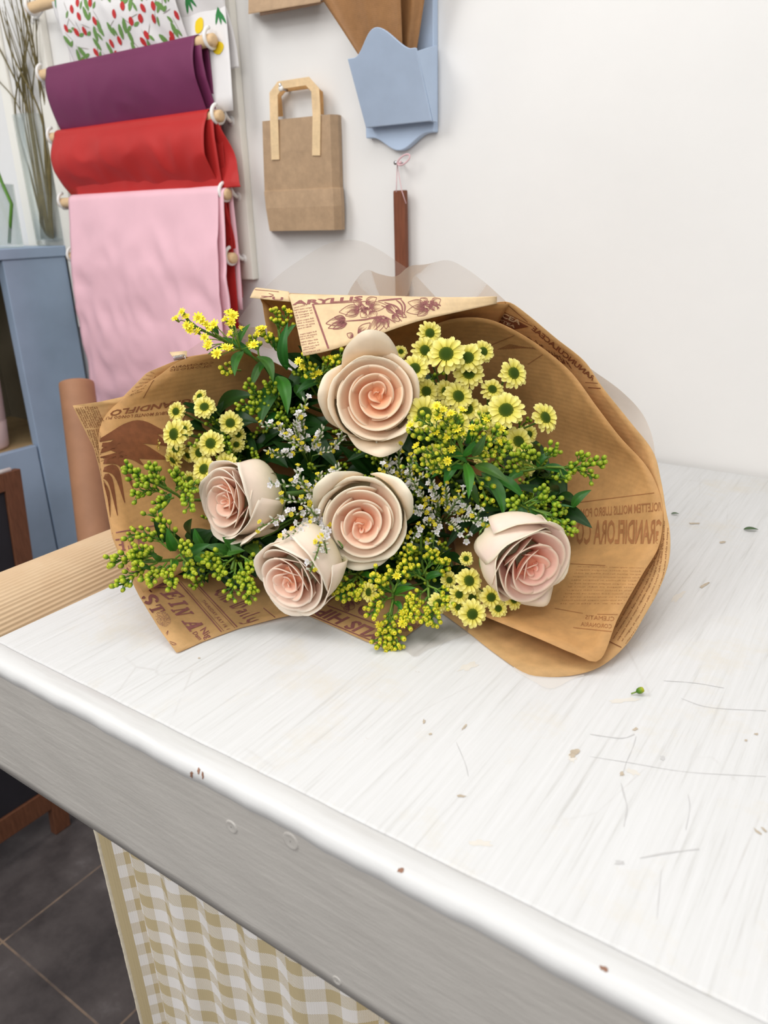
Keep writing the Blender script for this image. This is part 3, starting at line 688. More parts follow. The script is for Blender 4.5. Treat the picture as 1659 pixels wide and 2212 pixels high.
# staple wire coil
mb=MB(); p0=at(376,774,.772); p1=at(397,770,.772); c=[]
for i in range(90):
    w=i/89; c.append(lerp(p0,p1,w)+UP*(.0022*math.cos(w*2*PI*7))-FW*(.0022*math.sin(w*2*PI*7)))
c.append(at(403,780,.77)); mb.tube(c,.00045,5); mb.build('wire_coil','steel',wrap)
mb=MB(); mb.grid([[at(366,761,.775),at(404,758,.778)],[at(372,770,.770),at(404,771,.773)]]); mb.build('paper_tab','kraft_paper_light',wrap,solid=.0004)

# ------------------------------------------------------------------ roses
def frame(n):
    n=V(n).normalized(); ax=RT*n.x+UP*n.y-FW*n.z
    x=UP.cross(ax).normalized(); y=ax.cross(x); return ax,x,y
def petal_mesh(R,rho,phi,hw,zb,zt,flare,drop,rg,cin,cout,cedge,nu=17,nv=13,tipz=.03,twist=.09,close=.12,wob=.0,opn=0.0,ofs=(0,0),dpow=2.4):
    P=[];C=[]; ph=rg.uniform(0,6); a1=rg.uniform(.008,.02); ph2=rg.uniform(0,6)
    for i in range(nu):
        u=-1+2*i/(nu-1); row=[];rc=[]; eu=1-.85*abs(u)**dpow
        top=zt-drop*abs(u)**dpow+tipz*math.exp(-(u*4)**2)+.02*math.sin(u*7+ph)
        for j in range(nv):
            v=j/(nv-1); z=zb+(top-zb)*v
            f=.16+.84*math.sin(min(v/.6,1)*PI/2)**.75
            if v>.6: f-=close*((v-.6)/.4)**1.6
            if v>.8: f+=flare*eu*((v-.8)/.2)**2
            if v>.5: f+=opn*eu*((v-.5)/.5)**1.7
            r_=rho*f*(1+twist*u)+(a1+wob)*math.sin(u*5+ph2)*v*v+wob*.6*math.sin(u*9+ph)*v**3+.012*math.sin(u*13+ph)*max(0,v-.6)*2
            if v>.7 and flare>.1: z-=flare*.55*((v-.7)/.3)**2
            a_=phi+hw*u*(.5+.5*math.sqrt(v))
            k_=max(0,v-.15)/.85; row.append(V((r_*math.cos(a_)+ofs[0]*k_,r_*math.sin(a_)+ofs[1]*k_,z))*R)
            e=max(0,(v-.8)/.2)**2; cc=mixc(cin,cout,sm(v*1.1)); rc.append(mixc(cc,cedge,e))
        P.append(row); C.append(rc)
    mb=MB(); mb.grid(P,C); return mb
def inner_mesh(R,rho,phi,hw,zt,dep,lean,drop,wob,rg,cdeep,cface,crim,ofs,tw=.08,nu=25,nv=10):
    P=[];C=[]; p1,p2=rg.uniform(0,6),rg.uniform(0,6); k2=rg.uniform(2.2,3.4)
    for i in range(nu):
        u=-1+2*i/(nu-1); row=[];rc=[]; tz=zt-drop*abs(u)**2.6+.012*math.sin(u*3+p1)
        for j in range(nv):
            v=(j/(nv-1))**.8; r_=rho*(1+tw*u)-lean*(1-v)**1.25+wob*math.sin(u*k2+p2)*(.4+.6*v)
            if v>.86: r_+=.028*((v-.86)/.14)**2
            z=tz-dep*(1-v)-(.012*((v-.9)/.1)**2 if v>.9 else 0); a_=phi+hw*u; k_=.4+.6*v
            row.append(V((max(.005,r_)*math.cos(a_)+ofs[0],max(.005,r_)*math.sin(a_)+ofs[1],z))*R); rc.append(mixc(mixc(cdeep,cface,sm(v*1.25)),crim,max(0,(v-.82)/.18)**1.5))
        P.append(row); C.append(rc)
    mb=MB(); mb.grid(P,C); return mb
def rose(px,py,d,n,R,label,tone,seed,extra=(),spin=0,opn=.04,off=(0,0),zbase=-.95,inr=1.0):
    rg=random.Random(seed); ax,x,y=frame(n); o=at(px,py,d)
    ob=empty('rose',o,label,'rose','blush roses in the bouquet')
    ob.matrix_world=Matrix(((x.x,y.x,ax.x,o.x),(x.y,y.y,ax.y,o.y),(x.z,y.z,ax.z,o.z),(0,0,0,1)))
    inn,mid,out,edg=tone; k=0
    def add(rho,phi,hw,zb,zt,fl,dr,ci,co,ce,**kw):
        o_=petal_mesh(R,rho,phi,hw,zb,zt,fl,dr,rg,ci,co,ce,**kw).build('petal','rose_petal',ob,local=True,solid=.0005); return o_
    base=L3(232,226,184)
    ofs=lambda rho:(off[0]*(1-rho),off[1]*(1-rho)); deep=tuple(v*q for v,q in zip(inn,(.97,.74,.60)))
    for i in range(5):
        add(.98-.02*i,spin+i*2.4+rg.uniform(-.15,.15),1.28,zbase,.54+.04*i+rg.uniform(-.04,.05),rg.uniform(.10,.18),.55,base,out,edg,tipz=.05,close=.10*(1-opn*2.5),opn=opn*(1-.12*i))
    n_=17; r0_=.93*inr; deep=tuple(v*q for v,q in zip(inn,(.97,.80,.66)))  # peach deepened at petal bases, with the shade between petals painted in
    for i in range(n_):
        t=i/(n_-1); rho=r0_*(1-t)**.92+.055; an=spin+1+i*2.4+rg.uniform(-.2,.2)
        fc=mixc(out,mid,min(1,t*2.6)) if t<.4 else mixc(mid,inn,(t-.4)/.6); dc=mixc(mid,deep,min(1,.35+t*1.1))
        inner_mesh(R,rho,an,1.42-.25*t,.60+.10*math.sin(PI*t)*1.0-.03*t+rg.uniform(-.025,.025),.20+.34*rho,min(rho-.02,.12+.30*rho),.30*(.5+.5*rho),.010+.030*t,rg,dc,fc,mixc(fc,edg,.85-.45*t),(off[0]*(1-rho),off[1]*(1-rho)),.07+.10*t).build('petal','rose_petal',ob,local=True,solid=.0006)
    mb=MB(); P=[]
    for k in range(20):
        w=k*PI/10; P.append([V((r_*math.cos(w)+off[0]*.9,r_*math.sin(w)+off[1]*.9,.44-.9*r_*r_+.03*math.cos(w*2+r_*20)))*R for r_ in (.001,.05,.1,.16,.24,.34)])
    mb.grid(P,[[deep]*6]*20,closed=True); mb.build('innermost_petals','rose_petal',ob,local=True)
    for (an,op_,zt,hw,rr,dp) in extra:
        add(rr,an,hw,zbase,zt,.16,dp,base,out,edg,tipz=.06,close=.0,opn=op_,twist=.02,nu=25,dpow=1.7)
    mb=MB()
    for i in range(5):
        a_=i*1.257+.3; dv=V((math.cos(a_),math.sin(a_),0)); sd=V((-dv.y,dv.x,0)); P=[]
        for j in range(7):
            t=j/6; w=.20*(1-t)**.8+.01; c_=dv*(.20+.62*math.sin(t*1.5))+V((0,0,zbase-.03+.55*t-.1*t*t)); P.append([(c_-sd*w)*R,(c_+dv*.03)*R,(c_+sd*w)*R])
        mb.grid(P,[[L3(110,146,70)]*3]*7)
    mb.build('sepals','leaf_green',ob,local=True,solid=.0006)
    inv=ob.matrix_world.inverted(); q0=V((0,0,(zbase+.02)*R)); q2=inv@(TH+V((rg.uniform(-.012,.012),rg.uniform(-.012,.012),rg.uniform(-.01,.01)))); q1=q0+V((0,0,-.05))
    q3=inv@(TH-AX*.20+V((rg.uniform(-.03,.03),0,rg.uniform(-.01,.02))))
    mb=MB(); mb.tube(cr([q0,q1,lerp(q1,q2,.6),q2,q3],18),.0028,8,L3(96,132,64)); mb.build('stem','leaf_green',ob,local=True)
    return ob
peach=(L3(252,186,146),L3(255,212,174),L3(254,232,204),L3(255,240,214))
blush=(L3(255,204,178),L3(255,222,200),L3(254,234,216),L3(255,244,226))
blush2=(L3(255,198,168),L3(255,220,192),L3(254,236,212),L3(255,246,222))
pinky=(L3(255,192,170),L3(255,212,194),L3(253,230,216),L3(252,242,216))
rose(808,864,.715,(.04,-.10,1),.0375,'peach rose at the top, just below the folded paper flap',peach,11,[(PI/2+.08,.44,1.0,.72,1.0,1.0),(-PI/2+.15,.24,.66,.85,1.0,.9),(PI-.15,.22,.60,.9,1.0,.9)],.7,.10,(.10,.14))
rose(524,1080,.70,(-.68,-.13,.72),.0355,'pale blush rose at left, turned to the left',blush,12,[(-PI/2+.5,.05,.66,.6,1.0,.9)],1.9,.04,(-.06,.05),-1.15,.92)
rose(786,1116,.685,(-.03,-.18,1),.0358,'cream edged rose in the centre of the bouquet, below the topmost one',blush2,13,[(PI/2+.80,.26,.82,.80,1.0,.95),(.62,.22,.8,.8,1.0,.9),(-PI/2-.1,.10,.6,1.1,1.0,.8)],3.0,.08,(-.02,-.20))
rose(652,1230,.655,(-.46,-.44,.77),.0345,'pale blush rose lowest at front, resting on printed paper',blush,14,[],4.2,.05,(-.14,-.10),-1.2,.88)
rose(1122,1197,.645,(.42,-.44,.8),.0368,'pinkish rose at right, facing down beside the bare paper',pinky,15,[(-PI/2+.6,.07,.64,.8,1.0,.75)],5.1,.05,(.08,-.12),-1.0,.95)

# ------------------------------------------------------------------ spray chrysanthemums
def ray_mesh(seed,n=17):
    rg=random.Random(seed); mb=MB(); tip=L3(246,238,150); mid=L3(240,228,110); bs=L3(214,206,70)
    for lay,(cnt,ln,zz,lift) in enumerate(((n,1.0,0,.10),(n-4,.86,.05,.22))):
        for k in range(cnt):
            a_=2*PI*(k+.5*lay)/cnt+rg.uniform(-.09,.09); L_=ln*rg.uniform(.88,1.06); w0=.165*rg.uniform(.85,1.15); up=lift+rg.uniform(-.12,.12)
            P=[];C=[]
            for j in range(6):
                t=j/5; r_=.30+(L_-.30)*t; w=w0*(.45+.9*t-.25*t*t)*(1 if t<.9 else .55); row=[];rc=[]
                z=zz+up*t-.16*t*t+.02
                for i in range(5):
                    u=-1+i*.5; rr=r_-(.05*abs(u)**2+(.03 if i in(1,3) and t==1 else 0))*(t>.7)
                    q=V((rr,u*w,z+.05*abs(u)*1.0-.02*(i%2)))
                    row.append(V((q.x*math.cos(a_)-q.y*math.sin(a_),q.x*math.sin(a_)+q.y*math.cos(a_),q.z)))
                    rc.append(mixc(bs,mid,t*2) if t<.5 else mixc(mid,tip,t*2-1))
                P.append(row);C.append(rc)
            mb.grid(P,C)
    return mb
def disc_mesh():
    mb=MB(); prof=[];c=[]
    for j in range(8):
        t=j/7; prof.append((.40*math.cos(t*PI/2)+.0,.06+.15*math.sin(t*PI/2))); c.append(mixc(L3(150,162,44),L3(74,104,26),sm(t*1.5)))
    mb.lathe([(.36,-.02)]+prof,(0,0,0),n=20,c=[L3(140,150,40)]+c)
    r5=random.Random(2)                       # tiny disc florets
    for k in range(90):
        rr=.39*math.sqrt((k+.5)/90); a_=k*2.39996; z=.06+.15*math.sqrt(max(0,1-(rr/.4)**2))
        p=V((rr*math.cos(a_),rr*math.sin(a_),z)); s_=.017; cc=mixc(L3(92,122,30),L3(176,176,52),(rr/.4)**3)
        b=len(mb.v)
        for q in ((s_,0,0),(0,s_,0),(-s_,0,0),(0,-s_,0)): mb.vert(p+V(q),cc)
        mb.vert(p+V((0,0,.035)),cc)
        for i in range(4): mb.f.append((b+i,b+(i+1)%4,b+4))
    return mb
def back_mesh():
    mb=MB(); mb.lathe([(.02,-.34),(.09,-.30),(.28,-.16),(.36,.0),(.30,.02)],(0,0,0),n=12,c=[L3(96,130,56)]*5); return mb
HEADS=[]
for i in range(4):
    a_=ray_mesh(40+i,16+i%3).build('flower_head','daisy_petal',None,local=True); HEADS.append(a_)
DISC=disc_mesh().build('centre_disc','disc_green',None,local=True); BACK=back_mesh().build('flower_base','leaf_green',None,local=True)
PROTO=HEADS+[DISC,BACK]
def child_copy(src,parent,name=None):
    o=src.copy(); 
    if name: o.name=name
    col.objects.link(o); o.parent=parent; return o
def look_mat(o,ax,scale,spin):
    ax=V(ax).normalized(); x=UP.cross(ax).normalized(); y=ax.cross(x)
    m_=Matrix(((x.x,y.x,ax.x),(x.y,y.y,ax.y),(x.z,y.z,ax.z)))@Matrix.Rotation(spin,3,'Z')
    m_=m_.to_4x4()@Matrix.Diagonal((scale,scale,scale,1)); m_.translation=o; return m_
def spray(label,heads,bp,seed):
    rg=random.Random(seed); B=at(*bp)
    ob=empty('chrysanthemum_spray',B,label,'chrysanthemum','yellow chrysanthemum sprays'); L_=V(ob.location)
    mb=MB(); mb.tube(cr([B,lerp(B,TH,.6)+V((0,0,.004)),TH+V((rg.uniform(-.01,.01),rg.uniform(-.01,.01),rg.uniform(-.012,.012))),TH-AX*.15],14),.0017,7,L3(86,116,48)); mb.build('stem','leaf_green',ob)
    mx=max(h[2] for h in heads)
    for (x,y,r_,*rest) in heads:
        d=rest[0] if rest and rest[0] else bp[2]-.075+(36-r_)*.0021
        p=at(x,y,d); n=rest[1] if len(rest)>1 else (rg.uniform(-.28,.28)+(x-830)/1900,rg.uniform(-.1,.35),1)
        ax=(RT*n[0]+UP*n[1]-FW*n[2]).normalized(); sc=r_/FPX*d*1.12
        h=child_copy(HEADS[rg.randrange(4)],ob); h.matrix_local=Matrix.Translation(-L_)@look_mat(p,ax,sc,rg.uniform(0,6))
        child_copy(DISC,h); child_copy(BACK,h)
        q=p-ax*sc*.28
        mb=MB(); mb.tube(cr([q,q-ax*.012,lerp(q,B,.5)-ax*.012,B],10),.0010,6,L3(92,122,52)); mb.build('flower_stalk','leaf_green',ob)
    return ob
spray('tall spray of yellow chrysanthemums right of the topmost rose, under the paper roof',
 [(928,720,25),(917,757,27),(964,766,38),(1010,774,33),(1043,760,24),(896,797,30),(1013,808,31),(920,846,27),(962,846,24),(989,857,32),(1010,884,28),(952,890,26),(866,760,14)],(960,860,.80),31)
spray('yellow chrysanthemum spray spreading to the right against the bare paper',
 [(1108,807,32),(1063,842,24),(1093,887,38),(1176,903,32,None,(.45,.25,.85)),(1119,955,32),(1142,938,19),(1053,902,28),(1136,1012,19),(1067,934,20)],(1060,950,.79),32)
spray('yellow chrysanthemum spray half hidden by green buds, beside the topmost rose',
 [(917,895,38),(987,916,32),(941,988,28),(996,935,20),(1040,985,20)],(960,960,.78),33)
spray('yellow chrysanthemum spray at left, above the rose that looks left',
 [(442,880,24),(432,857,17),(381,889,20),(378,938,31),(398,929,22),(341,963,19,None,(-.9,.0,.45)),(456,958,28),(432,978,24),(381,970,22),(442,1014,28),(488,1004,26),(407,983,18,None,(-.5,-.5,.7)),(375,993,21,None,(-.5,-.6,.6)),(410,1036,18),(435,1048,16)],(520,960,.80),34)
spray('few yellow chrysanthemums deep among the leaves, left of centre',
 [(498,914,25),(511,961,17),(515,940,16),(480,1030,14)],(560,950,.81),35)
spray('yellow chrysanthemum spray at the bottom, left of the pinkish rose',
 [(1012,1255,29,.655),(991,1284,21,.655),(1020,1290,22,.665),(989,1311,19,.655),(1020,1326,29,.645),(1061,1290,24,.655),(1076,1315,19,.655),(1109,1296,20,.655),(970,1253,18,.68),(947,1303,22,.66),(1007,1207,15,.68),(798,1279,22,.665,(-.7,.1,.7))],(980,1240,.76),36)

# ------------------------------------------------------------------ leaves, budded sprigs
def leaf_mb(mb,p0,p1,w,nrm,bend=.25,c0=None,curl=.0,seed=0):
    rg=random.Random(seed); c0=c0 or L3(62,104,44); c1=tuple(v*1.35 for v in c0)
    ax=p1-p0; L_=ax.length; d=ax/L_; s_=d.cross(nrm).normalized(); nn=s_.cross(d).normalized(); P=[];C=[]
    bx=rg.uniform(-.10,.10)
    for j in range(11):
        t=j/10; ww=w*(math.sin(PI*min(1,t**.85))**.8*(1-.25*t)+.04*(1-t)); row=[];rc=[]
        c=p0+d*(L_*t)+nn*(bend*L_*math.sin(PI*t)*.5)+s_*(bx*L_*math.sin(PI*t))
        for i in range(7):
            u=-1+i/3; z=.30*ww*abs(u)-.0*u
            row.append(c+s_*(ww*u)+nn*(z+curl*ww*u*u)); rc.append(c1 if i==3 else mixc(c0,c1,.15*(i%2)))
        P.append(row);C.append(rc)
    mb.grid(P,C)
def bud_mb(mb,p,ax,r_,op,rg):
    ax=V(ax).normalized(); g=L3(74,122,22); g2=L3(128,168,34); yl=L3(232,216,48); dk=L3(150,138,30)
    k=rg.uniform(.8,1.12); L_=r_*2.35
    tip=mixc(g2,yl,op); cs=[mixc(g,L3(84,122,40),.6),g,mixc(g,g2,.4),mixc(mixc(g,g2,.7),yl,op*.35),tip,tip,mixc(g2,dk,max(.35,op))]
    cs=[tuple(v*k for v in c) for c in cs]
    mb.lathe([(r_*.22,0),(r_*.75,L_*.18),(r_*.96,L_*.45),(r_*.9,L_*.72),(r_*.70,L_*.93),(r_*.40,L_*(.99 if op>.5 else 1.02)),(r_*.05,L_*(.86 if op>.5 else 1.0))],p,ax,9,cs)
def floret_mb(mb,p,ax,r_,rg,c=None):
    ax=V(ax).normalized(); a_=ax.orthogonal().normalized(); b_=ax.cross(a_); c=c or L3(250,234,56); d=tuple(v*.82 for v in c)
    mb.lathe([(r_*.12,-r_*1.2),(r_*.34,-r_*.6),(r_*.36,0)],p,ax,7,[L3(140,160,50)]*3)
    n=9; w0=rg.uniform(0,6)
    for k in range(n):
        w=w0+2*PI*k/n; dr=a_*math.cos(w)+b_*math.sin(w); sd=ax.cross(dr); u=rg.uniform(.1,.55)
        P=[[p+dr*r_*.1-sd*r_*.1,p+dr*r_*.1+sd*r_*.1],[p+dr*r_*.6-sd*r_*.22+ax*r_*u*.6,p+dr*r_*.6+sd*r_*.22+ax*r_*u*.6],[p+dr*r_-sd*r_*.12+ax*r_*u*.7,p+dr*r_+sd*r_*.12+ax*r_*u*.7]]
        mb.grid(P,[[d]*2,[c]*2,[c]*2])
    for k in range(6):
        w=k*1.05; q=p+(a_*math.cos(w)+b_*math.sin(w))*r_*.25+ax*r_*.15; mb.lathe([(r_*.09,-r_*.2),(r_*.10,r_*.25),(.00001,r_*.32)],q,ax,5,[c,c,c])
def raceme(ob,pts,n,r_,op,seed,spread=1.0,flor=0):
    rg=random.Random(seed); C=cr(pts,24); mb=MB(); g=L3(112,146,52)
    mb.tube(C,[.0010]*14+[.0008]*10,5,g)
    for k in range(n):
        t=.22+.78*(k+.5)/n; i=min(22,int(t*23)); p=lerp(C[i],C[i+1],t*23-i); tg=(C[i+1]-C[i]).normalized()
        sd=tg.cross(-FW); sd=sd.normalized() if sd.length>.1 else RT
        w=k*2.4+rg.uniform(-.5,.5); out=(sd*math.cos(w)+(-FW)*(.35+.75*abs(math.sin(w)))+UP*.2+tg*rg.uniform(.3,.9)).normalized()
        pl=rg.uniform(.8,1.7)*r_*2.0*spread*(1 if k<n-1 else .4); q=p+out*pl+tg*pl*.3
        mb.tube([p,lerp(p,q,.5)+tg*.0006,q],.0005,4,g)
        if k%2==0: leaf_mb(mb,p,p+(tg*.6+out*.8).normalized()*r_*rg.uniform(2.6,4.4),r_*.42,-FW+UP*.4,.3,L3(78,120,42),seed=k)
        bax=(out+tg*.7-FW*.5+UP*.25).normalized()
        if flor and rg.random()<flor: floret_mb(mb,q+bax*r_*1.4,bax,r_*1.9,rg)
        else: bud_mb(mb,q,bax,r_*rg.uniform(.8,1.12),op,rg)
    return mb.build('bud_cluster','bud_green',ob)
SEED=[100]
def sprig(label,stem,racs,leaves=(),r_=.0023,op=.4,flor=0,group='budding goldenrod sprigs',name='goldenrod_sprig',cat='goldenrod',lc=None,spread=1.0):
    B=at(*stem[-1]); ob=empty(name,B,label,cat,group)
    S=[at(*p) for p in stem]+[lerp(B,TH,.6),TH+V((rnd.uniform(-.015,.015),rnd.uniform(-.012,.012),rnd.uniform(-.014,.014))),TH-AX*rnd.uniform(.12,.2)]
    mb=MB(); mb.tube(cr(S,30),[.0014]*10+[.0019]*20,6,L3(100,134,54)); mb.build('stem','leaf_green',ob)
    for rc in racs:
        SEED[0]+=1; pts=[at(*p) for p in rc[0]]
        raceme(ob,pts,rc[1],r_*(rc[3] if len(rc)>3 else 1),op,SEED[0],spread,rc[2] if len(rc)>2 else flor)
    for lf in leaves:
        x0,y0,d0,x1,y1,d1,w=lf[:7]; SEED[0]+=1; mb=MB()
        p0,p1=at(x0,y0,d0),at(x1,y1,d1); up=lf[7] if len(lf)>7 else 0
        leaf_mb(mb,p0,p1,w/FPX*d1,(-FW+UP*.5+RT*rnd.uniform(-.35,.35)),rnd.uniform(.1,.4),lc or L3(rnd.randint(42,64),rnd.randint(94,118),rnd.randint(26,40)),seed=SEED[0])
        mb.build('leaf','leaf_green',ob)
    return ob
S1=sprig('goldenrod sprig with open yellow flowers reaching out at top left','(455,720)' and [(400,694,.725),(455,722,.735),(520,755,.75),(570,790,.775),(630,860,.82)],
 [([(500,745,.745),(506,715,.742),(497,684,.735)],7,.5),([(560,775,.765),(553,740,.76),(540,742,.755)],5,.5),([(520,800,.77),(500,800,.76),(487,806,.755)],8,0)],
 [(515,744,.745,541,699,.735,11),(525,758,.748,507,813,.735,12),(545,768,.755,470,728,.74,9),(505,748,.748,448,766,.735,8),(555,770,.76,590,826,.745,14),(600,812,.775,621,896,.755,17),(612,818,.78,560,922,.765,20),(470,728,.738,455,700,.73,6),(565,780,.765,541,840,.76,10),(620,800,.78,622,696,.76,13),(632,800,.785,612,790,.765,8),(585,775,.77,560,806,.755,9),(640,830,.79,660,870,.78,12),(690,850,.80,745,815,.775,20),(650,850,.80,690,790,.78,16)],r_=.0024,op=.8)
fl=[(1165,635),(1125,675),(1190,665),(1270,670),(1195,720),(1265,760),(1320,715),(1370,715),(1490,660),(1480,700),(1310,797),(1325,855),(1390,900),(1440,860),(1475,865),(1625,845),(1475,772),(1225,730),(1295,690),(1215,752),(1345,740),(1335,835)]
mb=MB(); r6=random.Random(9)
for k,(x,y) in enumerate(fl):
    x,y=x/2.9625,y/2.9625+460; rr=(13 if k in(3,7,12,8,15) else 10)/FPX*.73; p=at(x,y,.722+r6.uniform(-.004,.006)); ax=(-FW+UP*r6.uniform(0,.9)+RT*r6.uniform(-.7,.4)).normalized()
    floret_mb(mb,p,ax,rr,r6); j=min(max((x-378)/90,0),1); q=at(lerp(400,520,j),lerp(694,755,j),.735); mb.tube([p-ax*rr,lerp(p,q,.5),q],.0005,4,L3(120,150,50))
mb.build('flower_cluster','bud_green',S1)
sprig('budding goldenrod sprig at the top, left of the folded paper flap',[(600,690,.775),(605,730,.78),(625,790,.81)],
 [([(606,735,.775),(600,700,.77),(594,676,.765)],10,.1),([(615,740,.778),(618,700,.775),(616,672,.77)],8,.1),([(590,750,.775),(575,730,.77),(563,720,.765)],6,.2),([(600,760,.778),(590,742,.772),(586,735,.77)],5,.1)],[(608,750,.78,640,700,.77,10),(600,760,.78,585,720,.77,8)],op=.85)
sprig('budding goldenrod sprig under the pointed tip of the paper flap',[(700,790,.76),(690,820,.77),(680,850,.79)],
 [([(690,815,.77),(720,785,.755),(745,768,.748)],13,.1),([(690,820,.77),(670,795,.76),(655,780,.752)],10,.1),([(690,830,.775),(680,815,.765),(665,812,.76)],8,.1),([(700,815,.772),(715,795,.765),(742,785,.755)],8)],[(690,825,.775,640,850,.765,12),(700,830,.78,750,850,.77,14)],op=.85)
sprig('cluster of round green buds at upper left, below the long dark leaves',[(560,850,.77),(590,880,.79),(640,920,.81)],
 [([(590,880,.78),(560,860,.765),(540,835,.755)],13),([(590,885,.78),(555,880,.765),(520,882,.755)],13),([(600,880,.78),(590,850,.765),(578,830,.755)],10),([(590,890,.785),(560,895,.77),(548,890,.765)],9)],[(600,890,.785,575,930,.775,10)],op=.35)
sprig('bright goldenrod sprig right of centre, with broad glossy leaves below',[(985,935,.68),(1000,985,.69),(985,1030,.73)],
 [([(1000,980,.69),(960,940,.675),(905,905,.665)],16,.15),([(1000,980,.69),(950,955,.675),(885,935,.668)],16,.1),([(1000,975,.688),(990,935,.67),(985,900,.662)],15,.15),([(1005,975,.688),(1030,940,.672),(1045,905,.665)],15,.1),([(1005,985,.69),(960,985,.675),(905,975,.67)],14,.1),([(1005,985,.688),(1045,965,.675),(1080,935,.668)],15,.2),([(1010,990,.69),(1060,985,.68),(1085,960,.675)],13),([(1000,965,.685),(965,915,.668),(945,890,.66)],12,.2),([(1000,990,.69),(960,1010,.68),(920,1000,.675)],10),([(1010,1000,.69),(1040,1050,.685),(1050,1085,.682)],9),([(1000,1000,.69),(930,1015,.685),(885,1000,.69)],11)],
 [(1025,1005,.685,1103,1045,.665,15),(1005,1000,.685,1012,1078,.66,13),(1040,1020,.69,1088,1114,.67,18),(1020,985,.68,1050,935,.665,11),(1000,985,.685,1043,942,.67,10),(1005,1010,.69,930,1033,.68,10),(1010,1000,.69,950,985,.68,11),(1010,960,.685,1020,905,.67,12),(1060,1030,.70,1135,1080,.69,16),(1000,1020,.70,1035,1095,.70,12),(990,1000,.70,960,1050,.70,13)],op=.7,lc=None)
sprig('green budded goldenrod tip reaching right over the bare paper',[(1230,1010,.70),(1170,1010,.715),(1090,1020,.75)],
 [([(1180,1008,.71),(1250,1010,.695),(1300,1000,.685)],16),([(1200,1010,.71),(1250,1015,.70),(1280,1033,.692)],10),([(1170,1005,.712),(1150,985,.70),(1130,975,.695)],14),([(1160,1010,.713),(1120,990,.70),(1095,975,.695)],12),([(1240,1008,.70),(1250,995,.695),(1256,986,.69)],5),([(1210,1015,.705),(1215,1030,.70),(1222,1034,.698)],5),([(1170,1005,.712),(1185,980,.705),(1200,972,.70)],8),([(1150,1010,.715),(1110,1010,.705),(1080,1015,.70)],12)],
 [(1170,1010,.715,1235,1030,.705,11),(1160,1010,.715,1195,975,.705,9),(1130,1020,.72,1095,1040,.715,12)],op=.3)
sprig('green budded goldenrod lying on top of the pinkish rose',[(1190,1110,.675),(1150,1100,.69),(1090,1080,.73)],
 [([(1150,1100,.685),(1200,1120,.672),(1235,1150,.66)],15),([(1140,1095,.688),(1170,1080,.68),(1200,1085,.672)],12),([(1140,1100,.69),(1120,1090,.68),(1100,1095,.672)],11),([(1165,1105,.685),(1195,1140,.672),(1205,1155,.665)],9),([(1130,1090,.69),(1165,1070,.684),(1175,1062,.68)],9)],
 [(1140,1090,.695,1180,1140,.685,9),(1190,1095,.69,1240,1096,.68,4),(1235,1097,.682,1278,1058,.675,11),(1120,1085,.70,1140,1120,.69,14),(1100,1080,.70,1085,1110,.695,12)],op=.25)
sprig('green budded goldenrod at left, nearest the dark printed leaf drawing',[(310,1030,.69),(370,1060,.705),(450,1080,.75)],
 [([(360,1055,.70),(310,1035,.69),(275,1012,.685)],18),([(370,1060,.70),(345,1040,.69),(333,1014,.685)],16),([(380,1055,.70),(385,1045,.69),(385,1025,.685)],13),([(390,1065,.70),(405,1060,.685),(412,1100,.675)],16),([(360,1065,.70),(325,1060,.69),(295,1070,.685)],14),([(375,1075,.70),(360,1080,.692),(345,1090,.688)],10),([(380,1060,.70),(400,1045,.685),(425,1055,.678)],12)],
 [(390,1070,.705,430,1040,.69,10),(370,1065,.705,340,1110,.70,9)],op=.3)
sprig('dense goldenrod sprig at lower left, hanging over the table edge',[(290,1215,.665),(360,1210,.68),(450,1190,.73)],
 [([(330,1210,.672),(285,1205,.662),(245,1215,.655)],18),([(340,1215,.672),(300,1235,.658),(265,1265,.65)],18,0),([(350,1205,.672),(320,1195,.66),(295,1190,.653)],15,0),([(360,1215,.672),(340,1240,.655),(325,1255,.648)],15),([(370,1210,.675),(370,1235,.66),(375,1265,.652)],15),([(380,1205,.675),(400,1190,.665),(410,1190,.658)],14),([(370,1190,.68),(330,1160,.675),(285,1155,.67)],16),([(390,1180,.685),(360,1140,.68),(330,1112,.675)],14),([(390,1200,.68),(410,1225,.668),(420,1245,.66)],12),([(330,1200,.672),(300,1210,.655),(300,1220,.65)],14)],
 [(380,1190,.68,360,1140,.665,13),(400,1210,.68,455,1175,.665,15),(380,1210,.675,365,1245,.66,8),(350,1210,.672,320,1190,.66,7),(420,1200,.69,470,1215,.68,15),(330,1230,.665,300,1225,.655,6),(440,1180,.70,420,1140,.69,12),(460,1200,.70,530,1190,.69,18)],op=.45)
sprig('green budded goldenrod below the left rose, over the printed words',[(500,1230,.68),(510,1200,.70),(540,1170,.74)],
 [([(500,1200,.69),(460,1205,.68),(445,1215,.672)],12),([(505,1205,.69),(480,1225,.678),(480,1240,.672)],12),([(515,1215,.69),(530,1245,.675),(545,1275,.668)],16),([(510,1215,.69),(505,1255,.675),(500,1290,.668)],14),([(520,1215,.688),(535,1270,.668),(540,1295,.664)],12),([(520,1200,.69),(545,1215,.68),(550,1225,.675)],9)],
 [(520,1190,.70,480,1160,.69,15),(530,1180,.70,560,1210,.69,16),(500,1200,.695,440,1180,.685,14)],op=.4)
